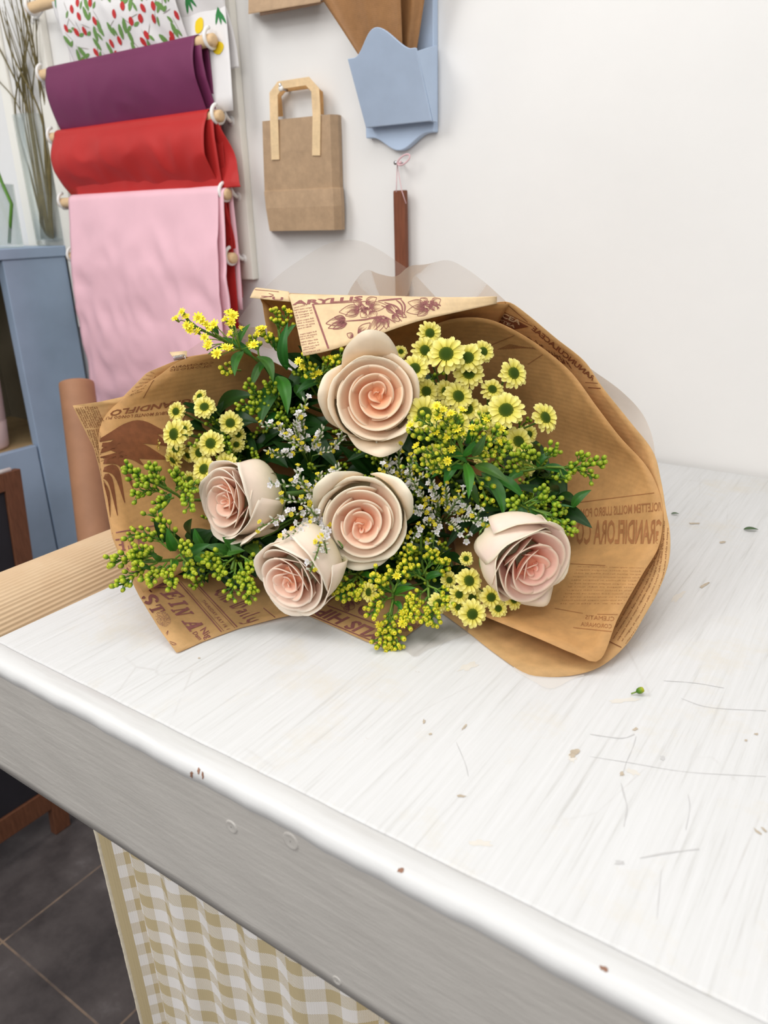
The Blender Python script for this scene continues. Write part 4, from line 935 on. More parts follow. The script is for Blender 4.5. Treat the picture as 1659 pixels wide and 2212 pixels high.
sprig('yellow budded goldenrod spilling over the front edge on to the table',[(845,1330,.66),(850,1270,.68),(840,1220,.73)],
 [([(848,1300,.665),(838,1350,.655),(845,1400,.648)],20,.04),([(850,1290,.668),(820,1300,.655),(805,1325,.65)],18,.03),([(850,1280,.67),(825,1265,.66),(808,1245,.655)],15,.05),([(855,1300,.665),(875,1330,.655),(875,1345,.65)],14,.04),([(850,1330,.66),(825,1370,.65),(820,1390,.646)],12,.03),([(855,1285,.668),(880,1290,.66),(890,1330,.652)],14,.1),([(850,1330,.66),(855,1370,.65),(860,1395,.646)],10,.0),([(850,1280,.67),(860,1250,.665),(840,1240,.66)],10,.1)],
 [(850,1285,.672,900,1270,.655,9),(848,1300,.668,870,1325,.655,7),(845,1280,.675,815,1270,.665,7),(850,1270,.68,890,1262,.67,8)],op=.95)
sprig('yellow green goldenrod right of the front spilling sprig, by the lowest chrysanthemums',[(925,1310,.66),(925,1260,.68),(910,1200,.73)],
 [([(925,1280,.67),(935,1320,.658),(930,1345,.652)],15),([(925,1270,.672),(900,1290,.662),(880,1320,.656)],14),([(925,1265,.675),(955,1280,.665),(965,1305,.66)],12),([(920,1255,.68),(890,1235,.675),(870,1225,.67)],13),([(915,1240,.685),(930,1210,.68),(935,1195,.675)],12),([(910,1235,.69),(880,1200,.68),(885,1185,.675)],13),([(925,1270,.67),(925,1310,.66),(915,1340,.652)],12),([(920,1240,.685),(950,1230,.68),(960,1215,.675)],12)],
 [(920,1250,.685,960,1240,.675,10),(915,1240,.69,860,1240,.68,9)],op=.9)
sprig('small goldenrod sprig between the lowest rose and the front one',[(750,1270,.675),(770,1240,.70),(800,1200,.74)],
 [([(765,1250,.685),(740,1265,.675),(725,1280,.67)],12),([(770,1245,.688),(760,1265,.677),(755,1290,.672)],12),([(775,1245,.688),(785,1265,.677),(775,1285,.672)],10),([(770,1240,.69),(745,1240,.682),(730,1245,.678)],10)],[(765,1255,.685,735,1300,.675,9),(780,1240,.69,810,1255,.68,8)],op=.8)
# filler deep between the flowers, leaf green darkened to paint the shade there
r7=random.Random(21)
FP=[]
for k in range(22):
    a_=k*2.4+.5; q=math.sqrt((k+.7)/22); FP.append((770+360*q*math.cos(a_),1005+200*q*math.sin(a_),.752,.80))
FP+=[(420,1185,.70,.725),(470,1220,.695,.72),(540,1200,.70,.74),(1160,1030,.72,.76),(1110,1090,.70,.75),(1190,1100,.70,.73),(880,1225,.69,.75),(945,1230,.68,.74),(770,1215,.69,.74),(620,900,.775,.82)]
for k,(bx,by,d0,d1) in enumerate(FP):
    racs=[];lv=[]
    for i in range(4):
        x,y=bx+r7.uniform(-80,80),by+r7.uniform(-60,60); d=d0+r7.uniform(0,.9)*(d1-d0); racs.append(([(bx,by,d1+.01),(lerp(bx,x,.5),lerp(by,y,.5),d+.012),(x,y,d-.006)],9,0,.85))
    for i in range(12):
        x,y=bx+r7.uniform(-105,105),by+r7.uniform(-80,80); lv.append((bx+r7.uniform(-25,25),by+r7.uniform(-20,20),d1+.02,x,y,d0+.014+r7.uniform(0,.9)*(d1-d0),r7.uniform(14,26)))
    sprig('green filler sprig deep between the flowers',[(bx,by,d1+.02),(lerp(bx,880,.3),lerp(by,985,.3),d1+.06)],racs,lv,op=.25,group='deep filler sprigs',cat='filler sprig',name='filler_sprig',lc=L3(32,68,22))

# ------------------------------------------------------------------ white and yellow statice
def statice(label,branches,base):
    B=at(*base); ob=empty('statice_sprig',B,label,'statice','white and yellow statice sprigs'); rg=random.Random(SEED[0]); SEED[0]+=1
    mb=MB(); mb.tube(cr([B,lerp(B,TH,.5),TH+V((rg.uniform(-.01,.01),0,rg.uniform(-.01,.01))),TH-AX*.14],12),.0011,6,L3(96,126,60)); mb.build('stem','leaf_green',ob)
    for pts in branches:
        C=cr([at(*p) for p in pts],26); mb=MB(); mb.tube([B]+C,.0006,5,L3(104,134,62))
        n=int(8+10*min(1,(C[-1]-C[0]).length/.05)*rg.uniform(.9,1.2))
        for k in range(n):
            t=.12+.88*(k+.5)/n; i=min(24,int(t*25)); p=C[i]; tg=(C[i+1]-C[i]).normalized()
            sd=(tg.cross(FW)).normalized(); s_=1 if k%2 else -1
            ax=(sd*s_*rg.uniform(.3,.9)+UP*.45-FW*rg.uniform(.3,.9)+tg*.7).normalized(); q=p+ax*.0022
            wht=L3(222,220,204); gr=L3(120,146,70)
            mb.lathe([(.0003,-.0022),(.0009,.0003),(.0010,.0025),(.0006,.0044),(.0001,.0052)],q,ax,7,[gr,gr,wht,wht,wht])
            z=rg.random()
            if z<.24:
                f=q+ax*.0042; a_=ax.orthogonal().normalized(); b_=ax.cross(a_); c=L3(236,232,238); r_=rg.uniform(.0024,.0032)
                for m_ in range(5):
                    w=m_*1.2566+k; dr=a_*math.cos(w)+b_*math.sin(w); s2=ax.cross(dr)
                    mb.grid([[f+dr*.0004-s2*.0003,f+dr*.0004+s2*.0003],[f+dr*r_*.6-s2*r_*.42+ax*.0008,f+dr*r_*.6+s2*r_*.42+ax*.0008],[f+dr*r_-s2*r_*.25+ax*.0010,f+dr*r_+s2*r_*.25+ax*.0010]],[[L3(206,206,180)]*2,[c]*2,[c]*2])
            elif z<.52: floret_mb(mb,q+ax*.0042,ax,rg.uniform(.0020,.0028),rg,L3(238,222,60))
        mb.build('floret_branch','statice_petal',ob)
D=.70
statice('statice sprig with white and yellow florets left of the topmost rose',[[(660,960,D+.05),(652,910,D+.02),(662,862,D+.01)],[(645,960,D+.05),(600,925,D+.02),(566,922,D+.01)],[(650,965,D+.04),(640,925,D+.02),(648,900,D+.01)],[(670,970,D+.05),(690,950,D+.02),(698,925,D+.01)],[(650,975,D+.05),(610,985,D+.03),(578,975,D+.02)],[(660,985,D+.04),(650,965,D+.02),(610,945,D+.01)],[(675,985,D+.04),(720,970,D+.03),(740,940,D+.03)]],(670,1010,.78))
statice('statice sprig between the left rose and the centre rose',[[(690,1060,D-.0),(640,1050,D-.035),(582,1045,D-.052)],[(690,1070,D-.0),(650,1085,D-.035),(603,1074,D-.05)],[(700,1100,D-.0),(630,1112,D-.045),(556,1141,D-.06)],[(700,1080,D-.0),(665,1060,D-.03),(640,1015,D-.04)],[(705,1090,D+.02),(690,1070,D-.01),(690,1025,D-.02)],[(700,1110,D+.02),(660,1120,D-.02),(640,1165,D-.03)],[(700,1060,D+.03),(715,1030,D+.01),(735,1010,D)]],(720,1070,.76))
statice('statice sprig drooping over the lowest rose',[[(705,1128,D-.015),(690,1180,D-.068),(670,1236,D-.082)],[(703,1128,D-.015),(660,1140,D-.05),(610,1165,D-.066)],[(708,1128,D-.015),(700,1160,D-.052),(706,1195,D-.07)],[(700,1120,D-.01),(680,1112,D-.04),(668,1096,D-.045)]],(722,1110,.72))
statice('statice sprig just under the topmost rose, right of centre',[[(860,1050,D+.04),(840,1000,D+.02),(812,962,D+.01)],[(865,1050,D+.04),(862,1000,D+.02),(860,965,D+.01)],[(875,1060,D+.04),(850,1030,D+.02),(825,1012,D+.0)],[(880,1060,D+.04),(885,1020,D+.02),(892,985,D+.01)],[(870,1070,D+.03),(900,1040,D+.01),(935,1020,D)]],(890,1090,.77))
statice('broad statice sprig between the centre rose and the pinkish rose',[[(950,1110,D+.02),(910,1070,D),(884,1025,D-.01)],[(950,1105,D+.02),(940,1070,D),(930,1040,D-.01)],[(965,1110,D+.02),(965,1080,D),(960,1050,D-.01)],[(970,1115,D+.02),(1005,1100,D-.01),(1035,1112,D-.02)],[(975,1120,D+.02),(1020,1125,D-.02),(1064,1135,D-.045)],[(950,1120,D+.02),(905,1145,D-.01),(878,1185,D-.02)],[(950,1115,D+.02),(910,1105,D),(880,1100,D-.01)],[(965,1120,D+.02),(985,1085,D-.01),(1005,1060,D-.02)],[(955,1120,D+.02),(940,1150,D-.01),(935,1185,D-.01)],[(965,1125,D+.02),(985,1145,D-.01),(1010,1165,D-.02)]],(950,1130,.76))

for o in PROTO: bpy.data.objects.remove(o)
# ------------------------------------------------------------------ bits fallen on the table
p=onplane(2,TZ,1383,1503); rg=random.Random(4); mb=MB(); bud_mb(mb,p+V((-.003,-.001,.0028)),RT*.8+UP*.4-FW*.2,.0026,.6,rg); mb.tube([p+V((-.003,-.001,.0028)),p+V((-.006,-.003,.0013))],.0006,5,L3(120,150,60))
tag(mb.build('fallen_bud','bud_green'),'tiny green bud fallen on the table in front of the paper','bud')
for (x,y,s_,lb) in ((1622,1146,.007,'small torn leaf scrap on the table at the right edge'),(1458,1112,.004,'tiny leaf crumb on the table just right of the paper')):
    p=onplane(2,TZ,x,y); mb=MB(); leaf_mb(mb,p+V((-s_,-s_*.5,.0012)),p+V((s_,s_*.4,.0016)),s_*.55,V((0,0,1)),.15,L3(70,98,58)); tag(mb.build('leaf_scrap','leaf_green',solid=.0004),lb,'leaf scrap')
# ------------------------------------------------------------------ printing on the newsprint kraft
_fc=bpy.data.curves.new('f','FONT'); _fo=bpy.data.objects.new('f',_fc); col.objects.link(_fo)
def glyphs(s,bold=0.0,res=2):
    _fc.body=s; _fc.resolution_u=res; _fc.offset=bold; bpy.context.view_layer.update()
    me=bpy.data.meshes.new_from_object(_fo.evaluated_get(bpy.context.evaluated_depsgraph_get()))
    vs=[(v.co.x,v.co.y) for v in me.vertices]; fs=[tuple(p.vertices) for p in me.polygons]; bpy.data.meshes.remove(me); return vs,fs
def txt(s,P0,P1,up,bold=0.0,res=2,cap=.70):
    """word(s) from P0 to P1 along the baseline, letter height vector up"""
    vs,fs=glyphs(s,bold,res)
    if not vs: return [],[]
    x0=min(v[0] for v in vs); x1=max(v[0] for v in vs); P0=V((*P0,0)); d=V((*P1,0))-P0; up=V((*up,0)); out=[]
    for x,y in vs:
        q=P0+d*((x-x0)/(x1-x0))+up*(y/cap); out.append((q.x,q.y))
    return out,fs
def txtpath(s,path,h,off=0,flip=1,size=None):
    vs,fs=glyphs(s,0,1); x0=min(v[0] for v in vs); x1=max(v[0] for v in vs)
    C=cr([V((*p,0)) for p in path],60); out=[]
    for x,y in vs:
        t=(x-x0)/(x1-x0)*59; i=min(58,int(t)); p=lerp(C[i],C[i+1],t-i); tg=(C[i+1]-C[i]).normalized(); nn=V((tg.y,-tg.x,0))*flip
        q=p+nn*(off+y/.7*h); out.append((q.x,q.y))
    return out,fs
def line(p,q,w,n=14):
    p=V((*p,0));q=V((*q,0)); d=(q-p).normalized(); nn=V((-d.y,d.x,0))*w/2; vs=[];fs=[]
    for i in range(n+1):
        c=lerp(p,q,i/n); vs+=[((c+nn).x,(c+nn).y),((c-nn).x,(c-nn).y)]
    for i in range(n): fs.append((2*i,2*i+1,2*i+3,2*i+2))
    return vs,fs
def poly(path,w):
    C=cr([V((*p,0)) for p in path],max(6,len(path)*5)); vs=[];fs=[]; n=len(C)
    for i in range(n):
        tg=(C[min(n-1,i+1)]-C[max(0,i-1)]).normalized(); ww=(w(i/(n-1)) if callable(w) else w)/2; nn=V((-tg.y,tg.x,0))*ww
        vs+=[((C[i]+nn).x,(C[i]+nn).y),((C[i]-nn).x,(C[i]-nn).y)]
    for i in range(n-1): fs.append((2*i,2*i+1,2*i+3,2*i+2))
    return vs,fs
def quad(a_,b_,c_,d_,n=10):
    vs=[];fs=[]
    for i in range(n+1):
        for j in range(n+1):
            s_,t=i/n,j/n; p=lerp(lerp(V((*a_,0)),V((*b_,0)),s_),lerp(V((*d_,0)),V((*c_,0)),s_),t); vs.append((p.x,p.y))
    for i in range(n):
        for j in range(n): fs.append((i*(n+1)+j,i*(n+1)+j+1,(i+1)*(n+1)+j+1,(i+1)*(n+1)+j))
    return vs,fs
SLAB={'I':[(.3,0,.7,1),(.05,0,.95,.13),(.05,.87,.95,1)],
 'V':[((.10,1),(.40,1),(.64,0),(.44,0)),((.74,1),(.88,1),(.60,.06),(.50,.0)),(-.04,.88,.5,1),(.62,.88,1.04,1)],
 'E':[(.16,0,.44,1),(0,0,.95,.13),(0,.87,.92,1),(.2,.45,.7,.56),(.80,.66,.92,1),(.83,0,.95,.34),(.60,.36,.70,.65)],
 'N':[(.13,0,.25,1),(.76,0,.88,1),((.05,1),(.36,1),(.88,0),(.66,0)),(0,0,.40,.12),(0,.88,.3,1),(.60,.88,1.02,1)],
 'A':[((.14,0),(.25,0),(.56,1),(.46,1)),((.60,0),(.90,0),(.62,1),(.40,1)),(.24,.28,.74,.39),(0,0,.42,.12),(.50,0,1.04,.12)],
 'T':[(.35,0,.65,1),(0,.87,1,1),(0,.62,.12,1),(.88,.62,1,1),(.18,0,.82,.12)],
 'H':[(.12,0,.36,1),(.64,0,.88,1),(.3,.44,.7,.56),(0,0,.46,.12),(0,.88,.46,1),(.54,0,1,.12),(.54,.88,1,1)]}
def slab(ch,P0,P1,up):
    P0=V((*P0,0)); d=V((*P1,0))-P0; up=V((*up,0)); vs=[];fs=[]
    def add(pts):
        b=len(vs)
        for x,y in pts: q=P0+d*x+up*y; vs.append((q.x,q.y))
        fs.append(tuple(range(b,b+len(pts))))
    if ch=='S':
        pts=[(.86,.74),(.74,.92),(.48,.99),(.22,.90),(.14,.72),(.30,.57),(.62,.46),(.86,.28),(.76,.08),(.50,.01),(.24,.06),(.10,.26)]
        P=[P0+d*x+up*y for x,y in pts]; return poly([(q.x,q.y) for q in P],lambda t:7.5-4*abs(t-.5))
    for s_ in SLAB[ch]:
        if len(s_)==4 and not isinstance(s_[0],tuple): x0,y0,x1,y1=s_; add([(x0,y0),(x1,y0),(x1,y1),(x0,y1)])
        else: add(s_)
    return vs,fs
def nib(strokes,P0,P1,up,nw=(.085,.07)):
    P0=V((*P0,0)); d=V((*P1,0))-P0; up=V((*up,0)); vs=[];fs=[]
    for st in strokes:
        for i in range(len(st)-1):
            a_,b_=st[i],st[i+1]; bsi=len(vs)
            for (x,y) in ((a_[0]-nw[0]/9,a_[1]-nw[1]),(a_[0]+nw[0]/9,a_[1]+nw[1]),(b_[0]+nw[0]/9,b_[1]+nw[1]),(b_[0]-nw[0]/9,b_[1]-nw[1])):
                q=P0+d*x+up*y; vs.append((q.x,q.y))
            fs.append((bsi,bsi+1,bsi+2,bsi+3))
    return vs,fs
def S(o,s_):                                      # crop coordinates -> photo coordinates
    return lambda x,y:(o[0]+x/s_,o[1]+y/s_)
cast=lambda x,y:(CAM,ray(x,y).normalized())
def pr(name,polys,sheet_,mat,lift=.0006): return decal(name,polys,cast,bvh_of(sheet_),mat,wrap,lift)
def petal_eng(base,tip,w,hatch=6,lw=1.1,side=0):
    b_=V((*base,0)); t_=V((*tip,0)); d=t_-b_; nn=V((-d.y,d.x,0)).normalized(); out=[]
    def pt(t,u): 
        q=b_+d*t+nn*(u*w*math.sin(PI*min(1,t**.8*.97+.02))+side*w*t*t); return (q.x,q.y)
    out.append(poly([pt(t,1) for t in (0,.25,.5,.75,.93,1)],lw)); out.append(poly([pt(t,-1) for t in (0,.25,.5,.75,.93,1)],lw))
    r_=random.Random(int(base[0]*7+tip[1]*3))
    for k in range(hatch):
        u=-.8+1.6*(k+.5)/hatch; e=r_.uniform(.35,.8); out.append(poly([pt(.05,u*.9),pt(e*.5,u),pt(e,u)],lambda t,lw=lw:lw*1.3*(1-t)+.15))
    return out
# front left sheet
q=S((230,1130),4.6083)
up=(37,-6); up2=(30,-5)
P=[slab('V',q(418,600),q(512,690),up),slab('E',q(522,700),q(617,768),up),slab('I',q(603,798),q(645,842),up),slab('N',q(634,866),q(700,932),up),slab('A',q(740,978),q(824,1080),up),
 slab('I',q(295,684),q(322,716),(29,-5)),slab('S',q(338,735),q(395,815),(29,-5)),slab('T',q(408,845),q(462,910),(27,-8))]
P+=[line(q(165,420),q(300,500),9),txt('Nig',q(928,1072),q(1000,1162),(13,-8),.01),txt('Dam',q(852,1098),q(920,1170),(9,-4),.01),
 line(q(700,575),q(1145,1088),2.2),line(q(735,585),q(1168,1080),1),line(q(855,590),q(1280,1050),1),line(q(880,590),q(1302,1040),2.2),
 line(q(1563,850),q(1680,945),1.6),txt('THURSDAY, JULY 14, 1',q(938,776),q(1196,1066),(7.5,-2.2)),
 poly([q(590,1105),q(610,1075),q(600,1120)],1),poly([q(625,1180),q(690,1205),q(660,1215),q(625,1190)],1)]
dl=[[(.0,.95),(.5,1.0),(.9,.9)],[(.45,.95),(.40,.2),(.7,.0),(1.0,.12)],[(.1,.75),(.05,.4),(.25,.2)],
 [(1.3,1.05),(1.3,.0)],[(1.3,.5),(1.6,.6),(1.65,.2),(1.8,-.05)],[(2.1,.35),(2.45,.55),(2.3,.28),(2.1,.3),(2.15,.05),(2.5,.08)],
 [(3.3,.98),(3.4,.05),(3.95,.1),(4.2,.5),(4.0,.9),(3.5,1.0),(3.2,.8)],[(3.65,.9),(3.7,.12)],
 [(4.6,.55),(5.0,.5),(5.05,.0)],[(5.0,.3),(4.65,.25),(4.7,.02),(5.0,.1)],[(5.5,.55),(5.5,.05),(5.65,.0)],[(5.5,.75),(5.55,.78)],[(6.0,1.05),(6.0,.08),(6.15,.0)],
 [(6.6,.55),(6.6,.15),(6.95,.0)],[(7.1,.6),(7.1,.0),(6.95,-.35),(6.6,-.4)]]
dl=[[(x/7.3,y) for x,y in s_] for s_ in dl]
P.append(nib(dl,q(1050,690),q(1425,1005),(34,-12)))
P.append(line(q(20,110),q(520,20),2.4)); 
P+=[slab('H',q(170,150),q(85,163),(4,27)),slab('T',q(268,135),q(192,148),(6,28)),slab('N',q(365,120),q(285,132),(8,29)),slab('I',q(72,166),q(45,170),(4,26))]
pr('printed_lettering',P,[sLi,sL],'ink')
stip=[]; r8=random.Random(4)
for i in range(420):
    a_=r8.uniform(0,6.283); rr=math.sqrt(r8.random()); x,y=q(560+75*rr*math.cos(a_)+ (20*rr*math.sin(a_)),955+78*rr*math.sin(a_)); stip.append(blob(x,y,.55,.5,0,5))
pr('printed_shading',stip,sL,'ink_pale')
# left band of newspaper columns and see-through headline
LOR='dolor sit amet nunc tortor at nibh sed integer vitae urna a semper lectus et vulputate congue mauris rutrum felis in facilisis tempus ut magna'.split()
rl=random.Random(12)
def words(n): return ' '.join(rl.choice(LOR) for _ in range(n))
q=S((150,760),5.0273); P=[]
for (a_,b_) in (((60,612),(172,832)),((108,606),(222,830)),((160,600),(268,828)),((212,600),(308,812)),((262,600),(332,760))):
    for o in (0,22): P.append(txt(words(3),q(a_[0]+o,a_[1]-o*.15),q(b_[0]+o,b_[1]-o*.15),(3.4,-.9),.012,1))
for (a_,b_) in (((186,850),(300,1210)),((232,845),(316,1120)),((280,840),(322,980))):
    for o in (0,22): P.append(txt(words(4),q(a_[0]+o,a_[1]),q(b_[0]+o*.6,b_[1]),(3.2,-.9),.012,1))
for k in range(7): P.append(txt(words(3),q(640+38*k,470-44*k+8),q(790+22*k,430-32*k),(-1.6,-3.2),.0,1))
pr('printed_text',P,[sLi,sL],'ink_faint')
P=[txt('GRANDIFLO',q(1330,505),q(455,640),(-6,12.5),.02),txt('FLORIBUS MONTIS LONGO PU',q(1180,640),q(400,706),(-2,6.5),.012,1),line(q(930,265),q(800,500),1.2),line(q(1275,630),q(1225,760),1.2),
 txt('CORONARIA',q(1560,125),q(1090,180),(2,-5),.0,1),txt('GLORIOSIS',q(1540,160),q(1080,212),(2,-5),.0,1)]
blades=[((330,960),(700,830),(1050,880),150),((340,1080),(720,900),(1080,1010),170),((350,1010),(700,1060),(1040,1160),150),((330,1200),(560,1180),(690,1480),110),((330,1280),(500,1300),(600,1640),95),((340,1350),(440,1400),(520,1780),80),((330,1150),(640,1120),(800,1230),70),((360,1400),(420,1560),(440,1800),60)]
for a_,b_,c_,w in blades:
    for k in range(9):
        u=(k-4)/4*.5; C=[]
        for (pp,ww) in ((a_,.25),(b_,1.0),(c_,.15)): C.append(q(pp[0]-u*w*ww*.25,pp[1]+u*w*ww))
        P.append(poly(C,lambda t,w=w:w/5.03/6.0*math.sin(PI*min(1,t*.92+.06))*rl.uniform(.75,1.05)))
pr('printed_lettering',P,[sLi,sL],'ink_faint')
# flap with bloom engraving
q=S((530,610),2.9625)
P=[txt('ARYLLIS',q(299,147),q(748,117),(2,-9),.035),line(q(430,142),q(800,122),1.5),line(q(431,140),q(532,425),4),line(q(340,66),q(700,74),1.6)]
pr('printed_lettering',P,sF,'ink')
P=[]
for k in range(19):
    if k==9: continue
    y=160+17*k; x0=292+.235*(y-160); P.append(txt(words(3)[:18],q(x0+(0 if k%5 else 18),y+9),q(x0+128-(0 if k%4 else 25)-.03*(y-150),y-12),(.6,-3.0),.014,1))
pr('printed_text',P,sF,'ink')
P=[]
for (b_,t_,w) in (((735,168),(600,192),11),((745,150),(690,118),8),((770,140),(840,100),9),((790,160),(905,150),10),((800,185),(835,235),10),((770,190),(740,225),9),((730,185),(640,215),8)): P+=petal_eng(q(*b_),q(*t_),w,8)
for k in range(60): a_=rl.uniform(0,6.28); r_=rl.uniform(4,52); x,y=q(765+r_*1.1*math.cos(a_),168+r_*.55*math.sin(a_)); P.append(blob(x,y,rl.uniform(1.2,3.2),rl.uniform(.8,1.6),rl.uniform(0,3),7))
for (b_,t_,w) in (((640,240),(515,265),9),((640,255),(530,295),7),((650,262),(560,300),6),((640,235),(570,225),6)): P+=petal_eng(q(*b_),q(*t_),w,9,1.4)
for (b_,t_,w) in (((1150,150),(1040,130),10),((1160,140),(1120,105),9),((1190,140),(1250,110),9),((1150,165),(1030,190),10),((1170,170),(1100,215),8)): P+=petal_eng(q(*b_),q(*t_),w,9)
for k in range(70): a_=rl.uniform(0,6.28); r_=rl.uniform(3,62); x,y=q(1185+r_*math.cos(a_),150+r_*.5*math.sin(a_)); P.append(blob(x,y,rl.uniform(1.5,3.6),rl.uniform(.9,1.8),rl.uniform(0,3),7))
for pth in (((870,150),(930,180),(1000,250)),((890,130),(970,160),(1010,230)),((640,250),(760,240),(880,220),(960,260)),((920,290),(900,230),(880,215)),((960,110),(1000,150),(1005,220)),((990,105),(1020,150),(1015,210)),((850,120),(950,110),(1000,105))): P.append(poly([q(*p) for p in pth],lambda t:1.5+1.8*math.sin(PI*t)))
for (b_,t_,w) in (((870,215),(790,330),8),((880,230),(845,320),8),((900,225),(900,300),7),((720,330),(800,260),9),((690,350),(650,330),6),((940,210),(985,250),7),((900,150),(970,200),8),((960,180),(1030,225),6)): P+=petal_eng(q(*b_),q(*t_),w,8,1.3)
pr('printed_flower',P,sF,'ink')
pr('printed_lettering',[txt('UT',q(240,118),q(100,108),(1,-7),.02),line(q(60,48),q(215,62),1.0),poly([q(150,72),q(180,84),q(130,96),q(90,104)],1.2)],sF2,'ink')
# right hand sheets: print showing through
q=S((960,640),4.8794)
P=[quad(q(300,148),q(425,68),q(892,318),q(738,346)),line(q(265,135),q(410,52),1.4),line(q(410,52),q(930,312),1.2),txt('RANUNCULACEAE',q(1565,888),q(920,345),(6,-8),.025),line(q(1490,905),q(1620,915),1.2),line(q(1520,960),q(1650,968),1.6),line(q(640,62),q(880,270),1.2)]
P+=[txt('STW',q(20,150),q(470,200),(3,-10),.05),line(q(230,130),q(640,300),1.2)]
for k in range(70):
    t=rl.random(); x,y=860+440*t+rl.uniform(-30,30),430+270*t+rl.uniform(-20,35); P.append(poly([q(x,y),q(x+rl.uniform(5,30),y+rl.uniform(15,40))],rl.uniform(.8,1.8)))
qc=S((860,960),2.5922)
pr('printed_lettering',P,sR2,'ink_faint')
pr('reversed_lettering',[txt('JUNCEA',q(405,118),q(800,296),(4,-8.5),.03),txt('RATHEFTEA',q(340,145),q(745,330),(3,-4.5),.02)],sR2,'kraft_paper_light',.0010)
q=S((1140,1040),5.1844); P=[]
pths=[[(1582,520),(1562,800),(1520,1080),(1395,1380),(1250,1620),(1100,1838)],[(1545,440),(1520,760),(1470,1060),(1350,1340),(1215,1580),(1060,1800)],[(1520,700),(1420,1060),(1300,1310),(1170,1540),(1015,1790)],[(1480,760),(1370,1080),(1255,1300),(1120,1530),(965,1770)],[(1440,860),(1330,1060),(1200,1290),(1080,1500),(1000,1640)]]
for p in pths: P.append(txtpath(words(13 if p[0][0]>1540 else 10),[q(*c) for c in p[::-1]],4.0,0,1))
P.append(line(q(890,1785),q(1115,1895),1.6)); pr('printed_text',P,sR2,'ink_faint')
P=[txt('GRANDIFLORA CO',q(1508,690),q(540,700),(2,-50),.02),txt('VIOLETTEM MOLLIS LUBRO POMS LUTE',q(1520,328),q(400,425),(0,-19),.012),line(q(380,262),q(1500,118),1.4),line(q(480,925),q(870,945),1.2),line(q(300,1425),q(620,1480),1.0),line(q(780,1490),q(1050,1495),1.0),line(q(510,1640),q(945,1685),1.3),txt('CLEMATIS',q(970,1566),q(645,1545),(1,-9),.0),txt('CORONARIA',q(942,1650),q(595,1622),(1,-9),.0)]
for k in range(12): P.append(txt(words(6),q(1360-18*k,980+36*k),q(560-18*k,960+38*k),(0,-2.6),-.008,1))
q=S((960,640),4.8794)
P+=[line(q(880,715),q(1040,610),1.4),quad(q(560,600),q(740,470),q(960,590),q(800,690),6) if 0 else line(q(420,540),q(740,410),1.5)]
for k in range(14): P.append(line(q(560+28*k,560-10*k+8*k),q(700+20*k,500+4*k),1.1))
pr('show_through_print',P,sR1,'ink_through',.0005)
# small front sheet
q=S((640,1280),5.1844)
P=[txt('RYLIS HIP',q(1110,515),q(318,166),(-27,14),.03),line(q(350,150),q(1010,402),2.2),line(q(95,230),q(940,585),2.2),line(q(1230,300),q(1310,255),1.6)]
for k in range(9): P.append(txt(words(3),q(1395-12*k,360+9*k-40*(k%2)*0),q(1195-12*k,318+14*k),(-1.6,3.0),.01,1))
for (b_,t_,w) in (((600,140),(500,150),9),((640,110),(560,200),10),((700,180),(790,230),10),((690,210),(840,220),9),((640,90),(720,60),12),((600,180),(530,190),7)): P+=petal_eng(q(*b_),q(*t_),w,9,1.2)
pr('printed_lettering',P,sB,'ink')

# scuffs, stains and chips on the table
q=S((860,1360),2.0764); tb_=bvh_of(tabletop)
def prt(name,polys,bv,mat): return decal(name,polys,cast,bv,mat,table,{'stain_beige':.00012,'chip_tan':.00036,'chip_brown':.0003}.get(mat,.00024))
def rough(cx_,cy_,rx,ry,ang,seed,n=16):
    r_=random.Random(seed); vs=[(cx_,cy_)]
    for k in range(n):
        w=2*PI*k/n; e=r_.uniform(.45,1.1); x,y=rx*e*math.cos(w),ry*e*math.sin(w); vs.append((cx_+x*math.cos(ang)-y*math.sin(ang),cy_+x*math.sin(ang)+y*math.cos(ang)))
    return vs,[(0,1+k,1+(k+1)%n) for k in range(n)]
wv=lambda m_,k:(lambda t:m_*(.35+.65*abs(math.sin(t*k))))
prt('scuff_mark',[poly([q(1068,478),q(1052,530),q(1022,600),q(1008,650)],wv(2.2,9)),poly([q(1000,690),q(1012,740),q(1026,800),q(1012,885)],wv(3.6,7)),poly([q(1085,1026),q(1200,1004),q(1350,985)],wv(4,4)),poly([q(1300,740),q(1308,800),q(1290,900)],wv(2.2,6)),poly([q(1180,1080),q(1160,1300)],wv(2,3)),poly([q(860,470),q(1000,488),q(1060,470)],wv(2.4,8)),poly([q(860,570),q(1050,600),q(1300,640),q(1650,660)],wv(1.2,6)),poly([q(1270,310),q(1400,350),q(1650,365)],wv(1.4,8)),poly([q(1190,230),q(1330,240),q(1460,262)],wv(1.6,9)),poly([q(260,505),q(300,600),q(315,660)],wv(1.6,6)),poly([q(820,20),(1330,1420),q(1120,60),q(1230,95)],wv(1.8,8))][:10]+[rough(*q(992,1046),13,6,0,1),rough(*q(1186,578),7,6,0,3)],tb_,'scuff_grey')
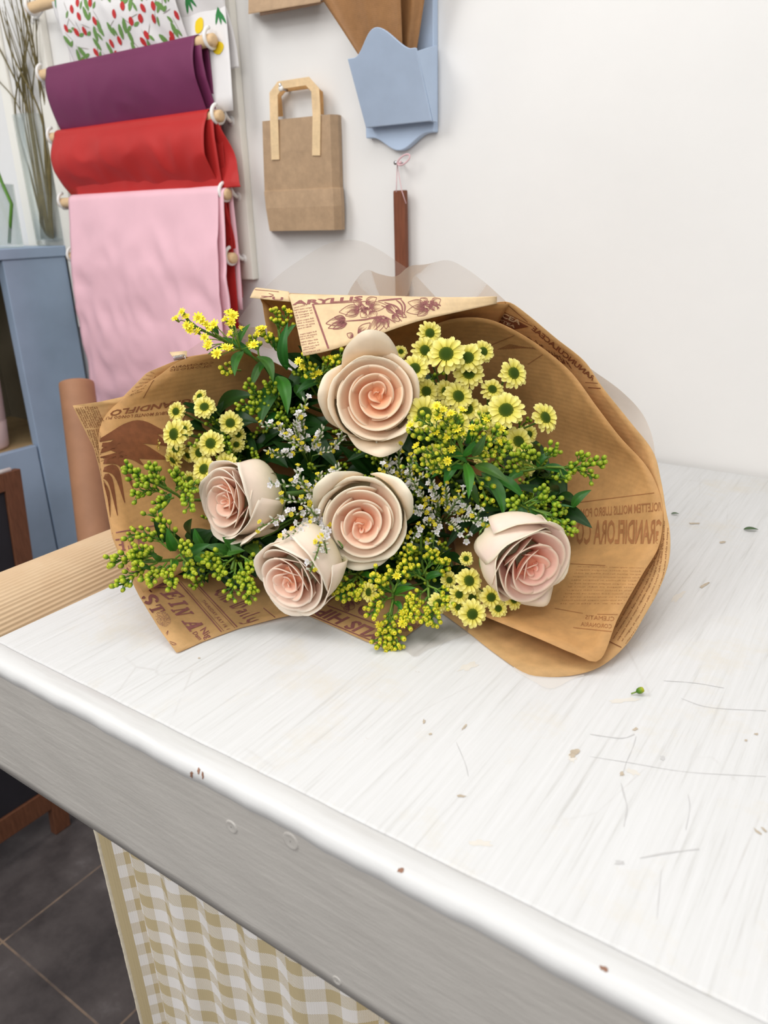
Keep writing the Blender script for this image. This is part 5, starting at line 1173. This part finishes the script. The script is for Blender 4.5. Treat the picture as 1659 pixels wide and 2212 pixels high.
prt('paint_chip',[rough(*q(285,748),11,4.5,.2,4),rough(*q(297,438),9,3,-.9,5),rough(*q(790,556),14,10,-.6,6),rough(*q(1063,448),10,4,-.3,7),rough(*q(1004,648),6,7,0,8),rough(*q(145,470),5,3,0,9),rough(*q(116,414),4,5,0,10),rough(*q(1612,908),3,14,-.9,11),rough(*q(1642,900),2.5,13,-.8,12),rough(*q(1605,470),6,3,0,13),rough(*q(1560,498),4,3,0,14),rough(1180,1395,5,2,0,15),rough(1340,1230,7,2,-.3,16),rough(1498,1131,15,2,0,17),rough(1560,1172,9,3,0,18),rough(1520,1265,16,4,-.5,19),rough(430,1422,3,2,0,20)],tb_,'chip_tan')
prt('stain',[rough(*q(370,957),34,9,.1,21),rough(*q(1050,640),18,7,.4,22),rough(*q(1000,318),40,7,-.1,23),rough(*q(780,575),11,12,0,24),rough(1010,1440,26,9,-.3,25),rough(1465,1290,22,7,-.6,26)],tb_,'stain_beige')
eb=bvh_of(edge_strip); q=S((380,1600),2.6758)
prt('paint_chip',[rough(*q(92,196),4,10,0,31),rough(*q(134,175),4,8,.2,32),rough(*q(156,200),2.5,9,-.1,33),rough(*q(1298,748),9,6,0,34),rough(1305,2093,12,6,.5,35)],eb,'chip_brown')
bpy.data.objects.remove(_fo)
# ------------------------------------------------------------------ light
def area(name,loc,size,power,aim=None,c=(1,.978,.95)):
    l=bpy.data.lights.new(name,'AREA'); l.shape='RECTANGLE'; l.size,l.size_y=size; l.energy=power; l.color=c
    o=bpy.data.objects.new(name,l); o.location=loc; col.objects.link(o)
    if aim: o.rotation_euler=(V(aim)-V(loc)).to_track_quat('-Z','Y').to_euler()
    return o
area('ceiling_or_fill_light',(-.15,.2,2.5),(1.1,.9),9,(-.35,.5,.9))
area('ceiling_or_fill_light',(.25,-1.5,2.15),(1.7,1.0),20,(-.3,.6,.95))  # unseen frontal fill added behind the camera to brighten the roses
area('ceiling_or_fill_light',(-1.5,-.5,2.5),(.9,.9),14,(-1.2,1,.9))  # unseen fill added to lift the background at left
w=bpy.data.worlds.new('room'); scn.world=w; w.use_nodes=True
w.node_tree.nodes['Background'].inputs[0].default_value=(.96,.97,1,1); w.node_tree.nodes['Background'].inputs[1].default_value=.25
vs_=scn.view_settings; vs_.view_transform='Standard'; vs_.look='None'; vs_.gamma=1; vs_.exposure=0.41; vs_.use_curve_mapping=False
